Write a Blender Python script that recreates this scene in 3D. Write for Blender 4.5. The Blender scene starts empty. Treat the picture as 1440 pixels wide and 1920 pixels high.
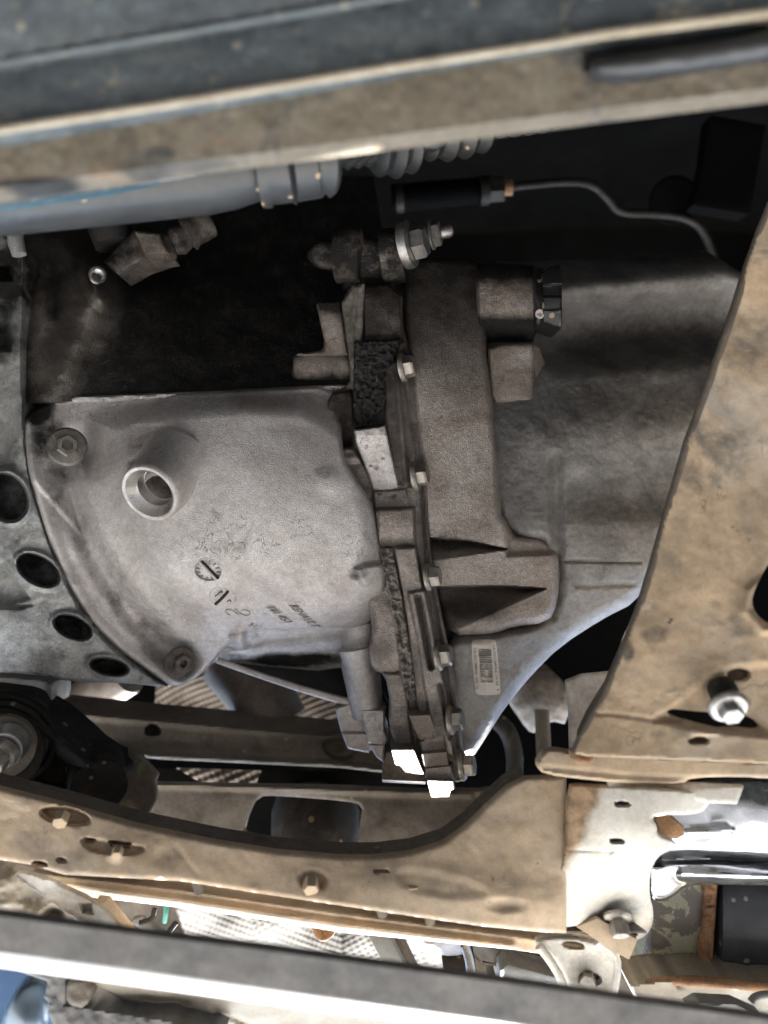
import bpy, bmesh, math, random
import numpy as np
from mathutils import Matrix, Vector, Quaternion

# ------------------------------------------------------------------ camera, world, sun, exposure
SC = bpy.context.scene
FPX = 1500.0                      # focal length in photo pixels (photo is 1440 wide)
PITCH = 100.0                     # looking up under the car, a little past straight up
PHI = math.radians(90 + PITCH)
CAM_LOC = Vector((0, 0, 1.15))
CAMM = Matrix.Translation(CAM_LOC) @ Matrix.Rotation(PHI, 4, 'X')
cam = bpy.data.cameras.new('camera'); camo = bpy.data.objects.new('camera', cam)
SC.collection.objects.link(camo); camo.matrix_world = CAMM
cam.sensor_fit = 'HORIZONTAL'; cam.sensor_width = 36.0; cam.lens = 36.0 * FPX / 1440.0
cam.clip_start = 0.01; cam.clip_end = 500
cam.dof.use_dof = True; cam.dof.focus_distance = 0.54; cam.dof.aperture_fstop = 5.2
SC.camera = camo

SUN_RIG = Vector((0.12, -0.80, -0.56)).normalized()        # direction to the sun in camera axes
SUN_W = (CAMM.to_3x3() @ SUN_RIG).normalized()
W = bpy.data.worlds.new('World'); SC.world = W; W.use_nodes = True
nt = W.node_tree; nt.nodes.clear()
wo = nt.nodes.new('ShaderNodeOutputWorld'); bg = nt.nodes.new('ShaderNodeBackground'); sk = nt.nodes.new('ShaderNodeTexSky')
sk.sky_type = 'NISHITA'; sk.sun_disc = False
sk.sun_elevation = math.asin(SUN_W.z); sk.sun_rotation = math.atan2(SUN_W.x, SUN_W.y)
bg.inputs['Strength'].default_value = 0.11
nt.links.new(sk.outputs[0], bg.inputs[0]); nt.links.new(bg.outputs[0], wo.inputs[0])
sl = bpy.data.lights.new('sun', 'SUN'); sl.energy = 4.5; sl.angle = math.radians(0.6); sl.color = (1, 0.965, 0.92)
so = bpy.data.objects.new('sun', sl); SC.collection.objects.link(so)
so.rotation_mode = 'QUATERNION'; so.rotation_quaternion = SUN_W.to_track_quat('Z', 'Y'); so.location = (0, 3, 4)
SC.view_settings.view_transform = 'Standard'; SC.view_settings.look = 'None'
SC.view_settings.exposure = 3.0; SC.view_settings.gamma = 1.0; SC.view_settings.use_curve_mapping = False
try:
    SC.cycles.use_denoising = True; SC.cycles.max_bounces = 8
    SC.cycles.sample_clamp_indirect = 6.0; SC.cycles.caustics_reflective = False; SC.cycles.caustics_refractive = False
except Exception: pass

# ------------------------------------------------------------------ helpers
R3 = np.array(CAMM.to_3x3()); T3 = np.array(CAM_LOC)
def rig(x, y, d):                 # photo pixel + real distance -> camera axes (m)
    x = np.asarray(x, float); y = np.asarray(y, float); d = np.asarray(d, float)
    return np.stack([(x - 720) / FPX * d, -(y - 960) / FPX * d, -d * np.ones_like(x)], -1)
def world(p): return np.asarray(p, float) @ R3.T + T3
def wpt(x, y, d): return Vector(world(rig(x, y, d)))
ORG = {}; BASIS = {}
COL = SC.collection
def setp(o, label=None, cat=None, group=None, kind=None):
    if label: o['label'] = label
    if cat: o['category'] = cat
    if group: o['group'] = group
    if kind: o['kind'] = kind
    return o
def thing(name, label, cat, at, group=None):
    o = bpy.data.objects.new(name, None); COL.objects.link(o); o.empty_display_size = 0.02
    o.location = wpt(*at); ORG[o.name] = np.array(o.location); setp(o, label, cat, group); return o
def mkobj(name, verts_rig, faces, mat, parent=None, attrs=None, smooth=40, at=None):
    v = world(np.asarray(verts_rig, float))
    if parent is not None: org = ORG[parent.name]
    else: org = v.mean(0)
    me = bpy.data.meshes.new(name); me.from_pydata((v - org).tolist(), [], [tuple(int(i) for i in f) for f in faces])
    me.update()
    if attrs:
        for k, a in attrs.items():
            at_ = me.attributes.new(k, 'FLOAT', 'POINT'); at_.data.foreach_set('value', np.asarray(a, np.float32))
    if smooth:
        me.polygons.foreach_set('use_smooth', [True] * len(me.polygons))
        if smooth < 180: me.set_sharp_from_angle(angle=math.radians(smooth))
    me.materials.append(MATS[mat])
    o = bpy.data.objects.new(name, me); COL.objects.link(o)
    if parent is not None: o.parent = parent
    else: o.location = org
    if parent is not None and parent.name in BASIS: o.matrix_parent_inverse = BASIS[parent.name].inverted()
    ORG[o.name] = org
    return o
# ---- signed distance fields in pixel space
def sdpoly(P, X, Y, near=False):
    P = np.asarray(P, float); n = len(P); best = np.full(X.shape, 1e18); inside = np.zeros(X.shape, bool)
    nx = np.zeros(X.shape); ny = np.zeros(X.shape)
    for i in range(n):
        ax, ay = P[i]; bx, by = P[(i + 1) % n]; ex, ey = bx - ax, by - ay
        t = np.clip(((X - ax) * ex + (Y - ay) * ey) / (ex * ex + ey * ey + 1e-12), 0, 1)
        qx, qy = ax + t * ex, ay + t * ey; dd = (X - qx) ** 2 + (Y - qy) ** 2
        m = dd < best; best = np.where(m, dd, best)
        if near: nx = np.where(m, qx, nx); ny = np.where(m, qy, ny)
        c = ((ay > Y) != (by > Y)) & (X < ex * (Y - ay) / (ey if abs(ey) > 1e-12 else 1e-12) + ax); inside ^= c
    s = np.sqrt(best); s = np.where(inside, -s, s)
    return (s, nx, ny) if near else s
def sdline(P, X, Y):
    P = np.asarray(P, float); best = np.full(X.shape, 1e18); tt = np.zeros(X.shape)
    L = np.concatenate([[0], np.cumsum(np.hypot(*np.diff(P, axis=0).T))])
    for i in range(len(P) - 1):
        ax, ay = P[i]; bx, by = P[i + 1]; ex, ey = bx - ax, by - ay
        t = np.clip(((X - ax) * ex + (Y - ay) * ey) / (ex * ex + ey * ey + 1e-12), 0, 1)
        dd = (X - ax - t * ex) ** 2 + (Y - ay - t * ey) ** 2; m = dd < best
        best = np.where(m, dd, best); tt = np.where(m, (L[i] + t * (L[i + 1] - L[i])) / L[-1], tt)
    return np.sqrt(best), tt
def ss(t): t = np.clip(t, 0, 1); return t * t * (3 - 2 * t)
def chaikin(P, n=2, closed=True):
    P = np.asarray(P, float)
    for _ in range(n):
        Q = np.roll(P, -1, 0) if closed else P[1:]; A = P if closed else P[:-1]
        N = np.stack([A * .75 + Q * .25, A * .25 + Q * .75], 1).reshape(-1, P.shape[1])
        P = N if closed else np.concatenate([P[:1], N, P[-1:]])
    return P
def ell(cx, cy, rx, ry, rot=0, n=40):
    a = np.linspace(0, 2 * math.pi, n, endpoint=False); c, s = math.cos(math.radians(rot)), math.sin(math.radians(rot))
    return np.stack([cx + rx * np.cos(a) * c - ry * np.sin(a) * s, cy + rx * np.cos(a) * s + ry * np.sin(a) * c], 1)
class tps:
    def __init__(s, pts):
        p = np.array(pts, float); s.c = p[:, :2] / 500.0; n = len(p)
        r = np.linalg.norm(s.c[:, None] - s.c[None], axis=-1); K = np.where(r > 0, r * r * np.log(r + 1e-12), 0) + np.eye(n) * 1e-4
        A = np.zeros((n + 3, n + 3)); A[:n, :n] = K; A[:n, n] = 1; A[:n, n + 1:] = s.c; A[n, :n] = 1; A[n + 1:, :n] = s.c.T
        s.w = np.linalg.solve(A, np.concatenate([p[:, 2], [0, 0, 0]]))
    def __call__(s, X, Y):
        X = np.asarray(X, float) / 500; Y = np.asarray(Y, float) / 500; n = len(s.c); o = s.w[n] + s.w[n + 1] * X + s.w[n + 2] * Y
        for i in range(n):
            r2 = (X - s.c[i, 0]) ** 2 + (Y - s.c[i, 1]) ** 2; o = o + s.w[i] * 0.5 * r2 * np.log(r2 + 1e-12)
        return o
def plane(d, gx=0, gy=0, x0=720, y0=960):   # gradient in m per 100 px
    return lambda X, Y: d + gx * (X - x0) / 100 + gy * (Y - y0) / 100
def cylx(d, yc, R, gx=0, x0=720, sl=0):     # cylinder whose axis runs along the picture's x
    def f(X, Y):
        t = np.clip((Y - yc - sl * (X - x0)) / R, -.98, .98); return d + R * d / FPX * (1 - np.sqrt(1 - t * t)) + gx * (X - x0) / 100
    return f
def wedge(P, top, low, h, r=4):             # face that comes forward from a deep top line to a near low line
    def f(X, Y, D):
        yt = np.interp(X, *zip(*top)); yl = np.interp(X, *zip(*low)); t = np.clip((Y - yt) / np.maximum(yl - yt, 1), 0, 1)
        return D + h * (1 - t) * ss(.5 - sdpoly(P, X, Y) / r)
    return f
# features: f(X, Y, D) -> D
def up(P, h, r=6, sm=0):
    P = chaikin(P, sm) if sm else P
    return lambda X, Y, D: D - h * ss(.5 - sdpoly(P, X, Y) / r)
def rib(P, h, w, taper=(1, 1), pw=1):
    def f(X, Y, D):
        s, t = sdline(P, X, Y); k = taper[0] + (taper[1] - taper[0]) * t
        return D - h * k * ss(1 - s / (w * (0.3 + 0.7 * np.maximum(k, 0)))) ** pw
    return f
def bump(cx, cy, rx, ry, h, rot=0, pw=1):
    c, s = math.cos(math.radians(rot)), math.sin(math.radians(rot))
    def f(X, Y, D):
        u = ((X - cx) * c + (Y - cy) * s) / rx; v = (-(X - cx) * s + (Y - cy) * c) / ry
        return D - h * ss(1 - np.sqrt(u * u + v * v)) ** pw
    return f
def ring(cx, cy, rx, ry, h, w, rot=0):
    P = ell(cx, cy, rx, ry, rot)
    return lambda X, Y, D: D - h * ss(1 - np.abs(sdpoly(P, X, Y)) / w)
def noise2(X, Y, sc, seed=0):               # cheap smooth value noise
    rs = np.random.RandomState(seed); T = rs.rand(64, 64); x = X / sc; y = Y / sc
    xi = np.floor(x).astype(int); yi = np.floor(y).astype(int); fx = ss(x - xi); fy = ss(y - yi)
    g = lambda a, b: T[a % 64, b % 64]
    return (g(xi, yi) * (1 - fx) + g(xi + 1, yi) * fx) * (1 - fy) + (g(xi, yi + 1) * (1 - fx) + g(xi + 1, yi + 1) * fx) * fy
def rough(sc, h, seed=0): return lambda X, Y, D: D - h * (noise2(X, Y, sc, seed) - .5) - .5 * h * (noise2(X, Y, sc * .43, seed + 1) - .5)
class Surf:
    def __init__(s, base, feats=()): s.base = base; s.feats = list(feats)
    def __call__(s, X, Y):
        X = np.asarray(X, float); Y = np.asarray(Y, float); D = s.base(X, Y) + 0 * X
        for f in s.feats: D = f(X, Y, D)
        return D
def blob(*L):                                # grime/dirt and painted shade masks: (cx,cy,rx,ry,amount)
    def f(X, Y):
        g = np.zeros(X.shape)
        for cx, cy, rx, ry, a in L: g = np.maximum(g, a * ss(1.35 - np.sqrt(((X - cx) / rx) ** 2 + ((Y - cy) / ry) ** 2)))
        return g
    return f
def relief(name, outline, surf, mat, parent=None, step=4, thick=.03, holes=(), roll=0, rolld=None, grime_shade=None, smooth=45, sm=0, back=True):
    """a solid piece: front face is a fine relief over the outline, with rolled edges, real side walls and a back"""
    P = chaikin(outline, sm) if sm else np.asarray(outline, float)
    if not isinstance(surf, Surf): surf = Surf(surf)
    x0, y0 = P.min(0) - step; x1, y1 = P.max(0) + step
    xs = np.arange(x0, x1 + step, step); ys = np.arange(y0, y1 + step, step)
    X, Y = np.meshgrid(xs, ys); s, nx, ny = sdpoly(P, X, Y, True)
    for h in holes:
        s2, hx, hy = sdpoly(h, X, Y, True); s2 = -s2; m = s2 > s
        s = np.where(m, s2, s); nx = np.where(m, hx, nx); ny = np.where(m, hy, ny)
    keep = s < step * .55; sn = keep & (s > -step * .55)
    X = np.where(sn, nx, X); Y = np.where(sn, ny, Y)
    idx = -np.ones(X.shape, int); idx[keep] = np.arange(keep.sum())
    a, b, c, d = idx[:-1, :-1], idx[:-1, 1:], idx[1:, 1:], idx[1:, :-1]
    ok = (a >= 0) & (b >= 0) & (c >= 0) & (d >= 0)
    F = np.stack([a[ok], d[ok], c[ok], b[ok]], 1)
    # corner triangles
    tr = []
    for q in ((a, d, c, b), (b, a, d, c), (c, b, a, d), (d, c, b, a)):   # last one missing
        m = (q[0] >= 0) & (q[1] >= 0) & (q[2] >= 0) & (q[3] < 0); tr.append(np.stack([q[0][m], q[1][m], q[2][m]], 1))
    TR = np.concatenate(tr)
    x, y, sd = X[keep], Y[keep], np.where(sn, 0, s)[keep]
    D = surf(x, y)
    if roll:
        t = np.clip(1 + np.minimum(sd, 0) / roll, 0, 1); rd = rolld if rolld is not None else roll * .4 / 1000
        D = D + rd * (1 - np.sqrt(np.maximum(1 - t * t, 0)))
    V = rig(x, y, D); n = len(V)
    faces = [tuple(f) for f in F] + [tuple(f) for f in TR]
    # drop unused verts later; find the boundary
    cnt = {}
    for f in faces:
        for i in range(len(f)):
            e = (f[i], f[(i + 1) % len(f)]); cnt[e] = cnt.get(e, 0) + 1
    bd = [e for e in cnt if (e[1], e[0]) not in cnt]
    g = grime_shade(x, y) if grime_shade else np.zeros(n)
    if thick:
        if back:
            B = V.copy(); B[:, 2] -= thick; V = np.concatenate([V, B]); g = np.concatenate([g, g])
            faces += [tuple(i + n for i in reversed(f)) for f in faces]
            faces += [(e[1], e[0], e[0] + n, e[1] + n) for e in bd]
        else:
            vs = sorted({i for e in bd for i in e}); mp = {i: n + k for k, i in enumerate(vs)}
            B = V[vs].copy(); B[:, 2] -= thick; V = np.concatenate([V, B]); g = np.concatenate([g, g[vs]])
            faces += [(e[1], e[0], mp[e[0]], mp[e[1]]) for e in bd]
    used = np.zeros(len(V), bool)
    for f in faces:
        for i in f: used[i] = True
    re = np.cumsum(used) - 1
    o = mkobj(name, V[used], [tuple(re[i] for i in f) for f in faces], mat, parent, {'grime_shade': g[used]}, smooth)
    return o
def prism(name, P, d, mat, parent=None, ext=(0, 0, -.03), bevel=.0008, grime_shade=0, smooth=35):
    """polygon (pixels, one depth or a depth per point) pushed along a vector in camera axes, edges bevelled"""
    P = np.asarray(P, float); dd = np.full(len(P), d) if np.isscalar(d) else np.asarray(d, float)
    F0 = rig(P[:, 0], P[:, 1], dd); B0 = F0 + np.asarray(ext, float); n = len(P)
    bm = bmesh.new(); A = [bm.verts.new(v) for v in F0]; B = [bm.verts.new(v) for v in B0]
    bm.faces.new(A); bm.faces.new(B[::-1])
    for i in range(n): bm.faces.new((A[i], B[i], B[(i + 1) % n], A[(i + 1) % n]))
    bmesh.ops.recalc_face_normals(bm, faces=bm.faces)
    if bevel: bmesh.ops.bevel(bm, geom=bm.edges[:] + bm.verts[:], offset=bevel, segments=2, profile=.6, affect='EDGES', clamp_overlap=True)
    bm.verts.index_update(); V = [tuple(v.co) for v in bm.verts]; F = [[v.index for v in f.verts] for f in bm.faces]; bm.free()
    return mkobj(name, V, F, mat, parent, {'grime_shade': np.full(len(V), float(grime_shade))}, smooth)
def tube(name, pts, rad, mat, parent=None, seg=20, smoothpts=0, grime_shade=0, caps=True, smooth=50, squash=1.0, open_end=False):
    """sweep a circle along (x, y, d) points; rad in pixels at each point's depth"""
    P = np.asarray(pts, float); r = np.full(len(P), float(rad)) if np.isscalar(rad) else np.asarray(rad, float)
    if smoothpts: Q = chaikin(np.column_stack([P, r]), smoothpts, False); P, r = Q[:, :3], Q[:, 3]
    C = rig(P[:, 0], P[:, 1], P[:, 2]); rm = r * P[:, 2] / FPX
    T = np.gradient(C, axis=0) if len(C) > 2 else np.array([C[1] - C[0]] * 2)
    V = []; F = []; prev = None
    for i in range(len(C)):
        t = T[i] / (np.linalg.norm(T[i]) + 1e-12)
        if prev is None:
            a = np.cross(t, [0, 0, 1.]); a = a if np.linalg.norm(a) > .1 else np.cross(t, [1., 0, 0])
        else: a = prev - t * np.dot(prev, t)
        a /= np.linalg.norm(a); b = np.cross(t, a); prev = a
        for k in range(seg):
            an = 2 * math.pi * k / seg; V.append(C[i] + rm[i] * (math.cos(an) * a + squash * math.sin(an) * b))
    for i in range(len(C) - 1):
        for k in range(seg):
            j = (k + 1) % seg; F.append((i * seg + k, i * seg + j, (i + 1) * seg + j, (i + 1) * seg + k))
    if caps: F.append(tuple(range(seg))[::-1]); F.append(tuple((len(C) - 1) * seg + k for k in range(seg)))
    return mkobj(name, V, F, mat, parent, {'grime_shade': np.full(len(V), float(grime_shade))}, smooth)
# ---- lathe/bolt meshes in their own axes (z = out of the surface)
def lathe_mesh(name, prof, mat, seg=32, grime_shade=0):
    V = []; F = []
    for r, z in prof:
        for k in range(seg): a = 2 * math.pi * k / seg; V.append((r * math.cos(a), r * math.sin(a), z))
    for i in range(len(prof) - 1):
        for k in range(seg): j = (k + 1) % seg; F.append((i * seg + k, i * seg + j, (i + 1) * seg + j, (i + 1) * seg + k))
    if prof[-1][0] > 1e-6: F.append(tuple((len(prof) - 1) * seg + k for k in range(seg)))
    me = bpy.data.meshes.new(name); me.from_pydata(V, [], F); me.update()
    at_ = me.attributes.new('grime_shade', 'FLOAT', 'POINT'); at_.data.foreach_set('value', np.full(len(V), grime_shade, np.float32))
    me.polygons.foreach_set('use_smooth', [True] * len(F)); me.set_sharp_from_angle(angle=math.radians(35)); me.materials.append(MATS[mat]); return me
def hex_mesh(name, r, h, fr, fh, mat, socket=0, grime_shade=0):
    """flange bolt head: round flange below, chamfered hexagon above"""
    bm = bmesh.new()
    def loop(rr, z, n, off=0): return [bm.verts.new((rr * math.cos(2 * math.pi * (k + off) / n), rr * math.sin(2 * math.pi * (k + off) / n), z)) for k in range(n)]
    def bridge(A, B):
        for k in range(len(A)): bm.faces.new((A[k], A[(k + 1) % len(A)], B[(k + 1) % len(A)], B[k]))
    if fr:
        a = loop(fr, 0, 24); b = loop(fr, fh * .55, 24); c = loop(fr * .9, fh, 24); d = loop(r * .8, fh * 1.25, 24)
        bridge(a, b); bridge(b, c); bridge(c, d); bm.faces.new(d)
    A = loop(r, fh * .5, 6); B = loop(r, h * .86, 6); bridge(A, B)
    if socket:
        C = loop(r * .9, h, 6); bridge(B, C); E = loop(r * socket, h, 6); bridge(C, E); G = loop(r * socket * .9, h * .35, 6); bridge(E, G); bm.faces.new(G)
    else:
        C = loop(r * .86, h, 6); bridge(B, C); bm.faces.new(C)
    me = bpy.data.meshes.new(name)
    bmesh.ops.recalc_face_normals(bm, faces=bm.faces); bm.to_mesh(me); bm.free()
    at_ = me.attributes.new('grime_shade', 'FLOAT', 'POINT'); at_.data.foreach_set('value', np.full(len(me.vertices), grime_shade, np.float32))
    me.polygons.foreach_set('use_smooth', [True] * len(me.polygons)); me.set_sharp_from_angle(angle=math.radians(28)); me.materials.append(MATS[mat]); return me
def place(name, me, at, axis, parent=None, spin=0, scale=1.0):
    """put a local-axes mesh at a pixel+depth with its z along axis (camera axes)"""
    o = bpy.data.objects.new(name, me); COL.objects.link(o)
    ax = Vector(R3 @ np.asarray(axis, float)).normalized(); q = ax.to_track_quat('Z', 'Y') @ Quaternion((0, 0, 1), math.radians(spin))
    p = world(rig(*at)); org = ORG[parent.name] if parent is not None else np.zeros(3)
    if parent is not None: o.parent = parent
    o.location = Vector(p - org); o.rotation_mode = 'QUATERNION'; o.rotation_quaternion = q; o.scale = (scale,) * 3
    if parent is not None and parent.name in BASIS: o.matrix_parent_inverse = BASIS[parent.name].inverted()
    BASIS[o.name] = Matrix.LocRotScale(o.location, q, o.scale)
    ORG[o.name] = org; return o
def text_part(name, body, p0, ax, ay, surf, lift, mat, parent, size=1.0):
    """letters as real thin solids, laid over a surface; ax/ay: pixel vectors of one em along / up"""
    cu = bpy.data.curves.new('txt', 'FONT'); cu.body = body; cu.size = 1.0; cu.extrude = .5; cu.resolution_u = 3
    ob = bpy.data.objects.new('txt', cu); COL.objects.link(ob)
    dg = bpy.context.evaluated_depsgraph_get(); me = bpy.data.meshes.new_from_object(ob.evaluated_get(dg))
    v = np.array([tuple(q.co) for q in me.vertices]); F = [tuple(p.vertices) for p in me.polygons]
    bpy.data.objects.remove(ob); bpy.data.curves.remove(cu); bpy.data.meshes.remove(me)
    x = p0[0] + v[:, 0] * ax[0] + v[:, 1] * ay[0]; y = p0[1] + v[:, 0] * ax[1] + v[:, 1] * ay[1]
    D = surf(x, y) - lift * np.where(v[:, 2] > 0, 1, -1)
    return mkobj(name, rig(x, y, D), F, mat, parent, {'grime_shade': np.zeros(len(v))}, 30)
def decal(name, P, surf, mat, parent, lift=.0002, n=6, grime_shade=0, sm=0):
    return relief(name, P, Surf(lambda X, Y: surf(X, Y) - lift), mat, parent, step=n, thick=lift * 1.5, grime_shade=(lambda X, Y: np.full(X.shape, float(grime_shade))), sm=sm)
# ------------------------------------------------------------------ materials
MATS = {}
def M(name, cols, scale=40, detail=5, rough=(.5, .7), metal=0.0, bump=(900, .25), bump2=None, spots=None, cracks=None, grime_shade=None, fine=.12, distort=0.4, stretch=None, spec=.5, coat=0, grain=(1100, .10), patch=()):
    m = bpy.data.materials.new(name); m.use_nodes = True; n = m.node_tree; N = n.nodes; L = n.links
    p = N['Principled BSDF']; p.inputs['Metallic'].default_value = metal; p.inputs['Specular IOR Level'].default_value = spec
    if coat: p.inputs['Coat Weight'].default_value = coat; p.inputs['Coat Roughness'].default_value = .15
    tc = N.new('ShaderNodeTexCoord'); vec = tc.outputs['Object']
    if stretch:
        mp = N.new('ShaderNodeMapping'); mp.inputs['Scale'].default_value = stretch; L.new(vec, mp.inputs[0]); vec = mp.outputs[0]
    def noise(sc, det=4, ro=.6, dist=0.0):
        t = N.new('ShaderNodeTexNoise'); t.inputs['Scale'].default_value = sc; t.inputs['Detail'].default_value = det
        t.inputs['Roughness'].default_value = ro; t.inputs['Distortion'].default_value = dist; L.new(vec, t.inputs['Vector']); return t.outputs['Fac']
    def ramp(fac, stops, interp='LINEAR'):
        r = N.new('ShaderNodeValToRGB'); r.color_ramp.interpolation = interp
        e = r.color_ramp.elements
        while len(e) < len(stops): e.new(.5)
        for k, (q, c) in enumerate(stops): e[k].position = q; e[k].color = (c[0], c[1], c[2], 1) if hasattr(c, '__len__') else (c, c, c, 1)
        L.new(fac, r.inputs[0]); return r.outputs['Color']
    def mix(fac, a, b, mode='MIX'):
        x = N.new('ShaderNodeMix'); x.data_type = 'RGBA'; x.blend_type = mode
        if hasattr(fac, 'is_linked') or hasattr(fac, 'node'): L.new(fac, x.inputs[0])
        else: x.inputs[0].default_value = fac
        for s, v in ((6, a), (7, b)):
            if hasattr(v, 'node'): L.new(v, x.inputs[s])
            else: x.inputs[s].default_value = (v[0], v[1], v[2], 1)
        return x.outputs[2]
    def math_(op, a, b=0.0, cl=False):
        x = N.new('ShaderNodeMath'); x.operation = op; x.use_clamp = cl
        for s, v in ((0, a), (1, b)):
            if hasattr(v, 'node'): L.new(v, x.inputs[s])
            else: x.inputs[s].default_value = v
        return x.outputs[0]
    base = noise(scale, detail, .62, distort)
    k = len(cols); col = ramp(base, [(.30 + .4 * i / max(k - 1, 1), c) for i, c in enumerate(cols)])
    f = noise(scale * 11, 3, .7); col = mix(fine * 4 if fine < .25 else 1.0, col, ramp(f, [(.3, .55), (.7, 1.3)]), 'MULTIPLY') if fine else col
    for psc, lo, hi, pc, pst in patch:   # patches of other finish: rust, scuffed paint, wiped streaks
        pm = N.new('ShaderNodeMapping'); pm.inputs['Scale'].default_value = pst; L.new(tc.outputs['Object'], pm.inputs[0])
        pn = N.new('ShaderNodeTexNoise'); pn.inputs['Scale'].default_value = psc; pn.inputs['Detail'].default_value = 8; pn.inputs['Roughness'].default_value = .68; pn.inputs['Distortion'].default_value = .6
        L.new(pm.outputs[0], pn.inputs['Vector']); col = mix(ramp(pn.outputs['Fac'], [(lo, 0.), (hi, 1.)]), col, pc)
    if grain: col = mix(1.0, col, ramp(noise(grain[0], 2, .8), [(.32, 1 - grain[1]), (.68, 1 + grain[1])]), 'MULTIPLY')
    rg = ramp(noise(scale * 2.3, 4), [(.3, rough[0]), (.7, rough[1])])
    height = noise(bump[0], 3, .65)
    h = math_('MULTIPLY', height, bump[1])
    if bump2: h = math_('ADD', h, math_('MULTIPLY', noise(bump2[0], 4, .6), bump2[1]))
    met = None
    if cracks:                        # dried dirt film: thin broken crack lines
        csc, cw, cs = cracks[:3]
        wv = N.new('ShaderNodeTexNoise'); wv.inputs['Scale'].default_value = csc * 1.7; wv.inputs['Detail'].default_value = 5; L.new(vec, wv.inputs['Vector'])
        wm = N.new('ShaderNodeMix'); wm.data_type = 'VECTOR'; wm.inputs[0].default_value = .045
        L.new(vec, wm.inputs[4]); L.new(wv.outputs['Color'], wm.inputs[5])
        vo = N.new('ShaderNodeTexVoronoi'); vo.feature = 'DISTANCE_TO_EDGE'; vo.inputs['Scale'].default_value = csc; L.new(wm.outputs[1], vo.inputs['Vector'])
        ck = ramp(vo.outputs['Distance'], [(0, 1.), (cw, 0.)])
        msk = ramp(noise(csc * .5, 3), [(cracks[3] if len(cracks) > 3 else .47, 0.), (.62, 1.)])
        ck = math_('MULTIPLY', math_('MULTIPLY', ck, msk), cs, True)
        col = mix(ck, col, (.045, .035, .03)); h = math_('SUBTRACT', h, math_('MULTIPLY', ck, .6))
    if spots:                         # dried mud splashes
        for ssc, th, c in (spots if isinstance(spots, list) else [spots]):
            vo = N.new('ShaderNodeTexVoronoi'); vo.inputs['Scale'].default_value = ssc; vo.inputs['Randomness'].default_value = 1; L.new(vec, vo.inputs['Vector'])
            sep = N.new('ShaderNodeSeparateColor'); L.new(vo.outputs['Color'], sep.inputs[0])
            sz = math_('MULTIPLY', math_('POWER', sep.outputs[0], 4.0), th)
            sp = math_('MULTIPLY', math_('SUBTRACT', sz, math_('ADD', vo.outputs['Distance'], math_('MULTIPLY', f, .1))), 14.0, True)
            col = mix(sp, col, c); h = math_('ADD', h, math_('MULTIPLY', sp, .5))
            rg = mix(sp, rg, (.9, .9, .9))
            if metal: met = math_('MULTIPLY', met if met else metal, math_('SUBTRACT', 1.0, sp))
    if grime_shade:  # oil and dirt, and in some masks shade painted as colour
        at = N.new('ShaderNodeAttribute'); at.attribute_name = 'grime_shade'
        gn = math_('ADD', at.outputs['Fac'], math_('MULTIPLY', math_('SUBTRACT', noise(55, 6, .7), .5), .9))
        gf = ramp(gn, [(.3, 0.), (.68, 1.)] if len(grime_shade) < 3 else [(.05, 0.), (1.0, .95)])
        # nothing at all where the attribute is zero
        gf = math_('MULTIPLY', gf, math_('MULTIPLY', at.outputs['Fac'], 4.0, True))
        gcol = ramp(noise(140, 5, .7), [(.3, [v * .55 for v in grime_shade[0]]), (.7, [v * 1.5 for v in grime_shade[0]])])
        L.new(mix(gf, (spec,) * 3, (.22,) * 3), p.inputs['Specular IOR Level']); col = mix(gf, col, gcol); rg = mix(gf, rg, (grime_shade[1],) * 3)
        met = math_('MULTIPLY', met if met else metal, math_('SUBTRACT', 1.0, gf))
        h = math_('ADD', h, math_('MULTIPLY', math_('MULTIPLY', noise(bump[0] * 1.1, 2, .6), gf), bump[1] * 1.2))
    if met: L.new(met, p.inputs['Metallic'])
    L.new(col, p.inputs['Base Color']); L.new(rg, p.inputs['Roughness'])
    b = N.new('ShaderNodeBump'); b.inputs['Strength'].default_value = 1.0; b.inputs['Distance'].default_value = .0006
    L.new(h, b.inputs['Height']); L.new(b.outputs[0], p.inputs['Normal'])
    MATS[name] = m; return m
OIL = ((.012, .011, .010), .42)
M('cast_aluminium', [(.40, .36, .335), (.56, .53, .51), (.64, .62, .605)], 22, 6, (.36, .5), .6, (1150, 1.1), (330, .25), None, (55, .020, .8, .54), OIL, .10, grain=(1400, .20), patch=[(20, .60, .72, (.30, .255, .215), (1, 1, 1))])
M('cast_brown', [(.15, .12, .098), (.27, .228, .195), (.37, .33, .30)], 30, 6, (.36, .52), .5, (1100, 1.5), (380, .35), None, None, OIL, .12, grain=(1200, .36))
M('cast_tail', [(.185, .178, .17), (.29, .28, .268), (.37, .36, .348)], 26, 6, (.42, .58), .35, (1200, .9), (300, .25), (70, .30, (.34, .25, .17)), None, ((.010, .010, .0105), .42, 1), .10, grain=(1400, .20))
M('cast_bell', [(.20, .215, .225), (.34, .345, .34), (.42, .42, .39)], 38, 6, (.4, .55), .45, (1150, .9), (300, .4), None, (130, .032, .9, .38), OIL, .14, grain=(1400, .20), patch=[(26, .56, .66, (.11, .105, .10), (1, 1, 1)), (34, .60, .68, (.46, .45, .40), (1, 1, 1))])
M('cast_drum', [(.22, .185, .16), (.36, .315, .28), (.46, .42, .385)], 30, 6, (.36, .52), .5, (1000, 1.6), (380, .3), None, None, ((.013, .010, .008), .45, 1), .12, grain=(1200, .36))
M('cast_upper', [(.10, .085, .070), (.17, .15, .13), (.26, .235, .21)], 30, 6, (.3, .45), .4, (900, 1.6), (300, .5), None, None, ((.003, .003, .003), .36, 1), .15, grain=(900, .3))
M('machined', [(.42, .40, .38), (.62, .60, .58)], 60, 4, (.25, .4), .85, (1800, .15), None, None, None, OIL, .08)
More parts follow.
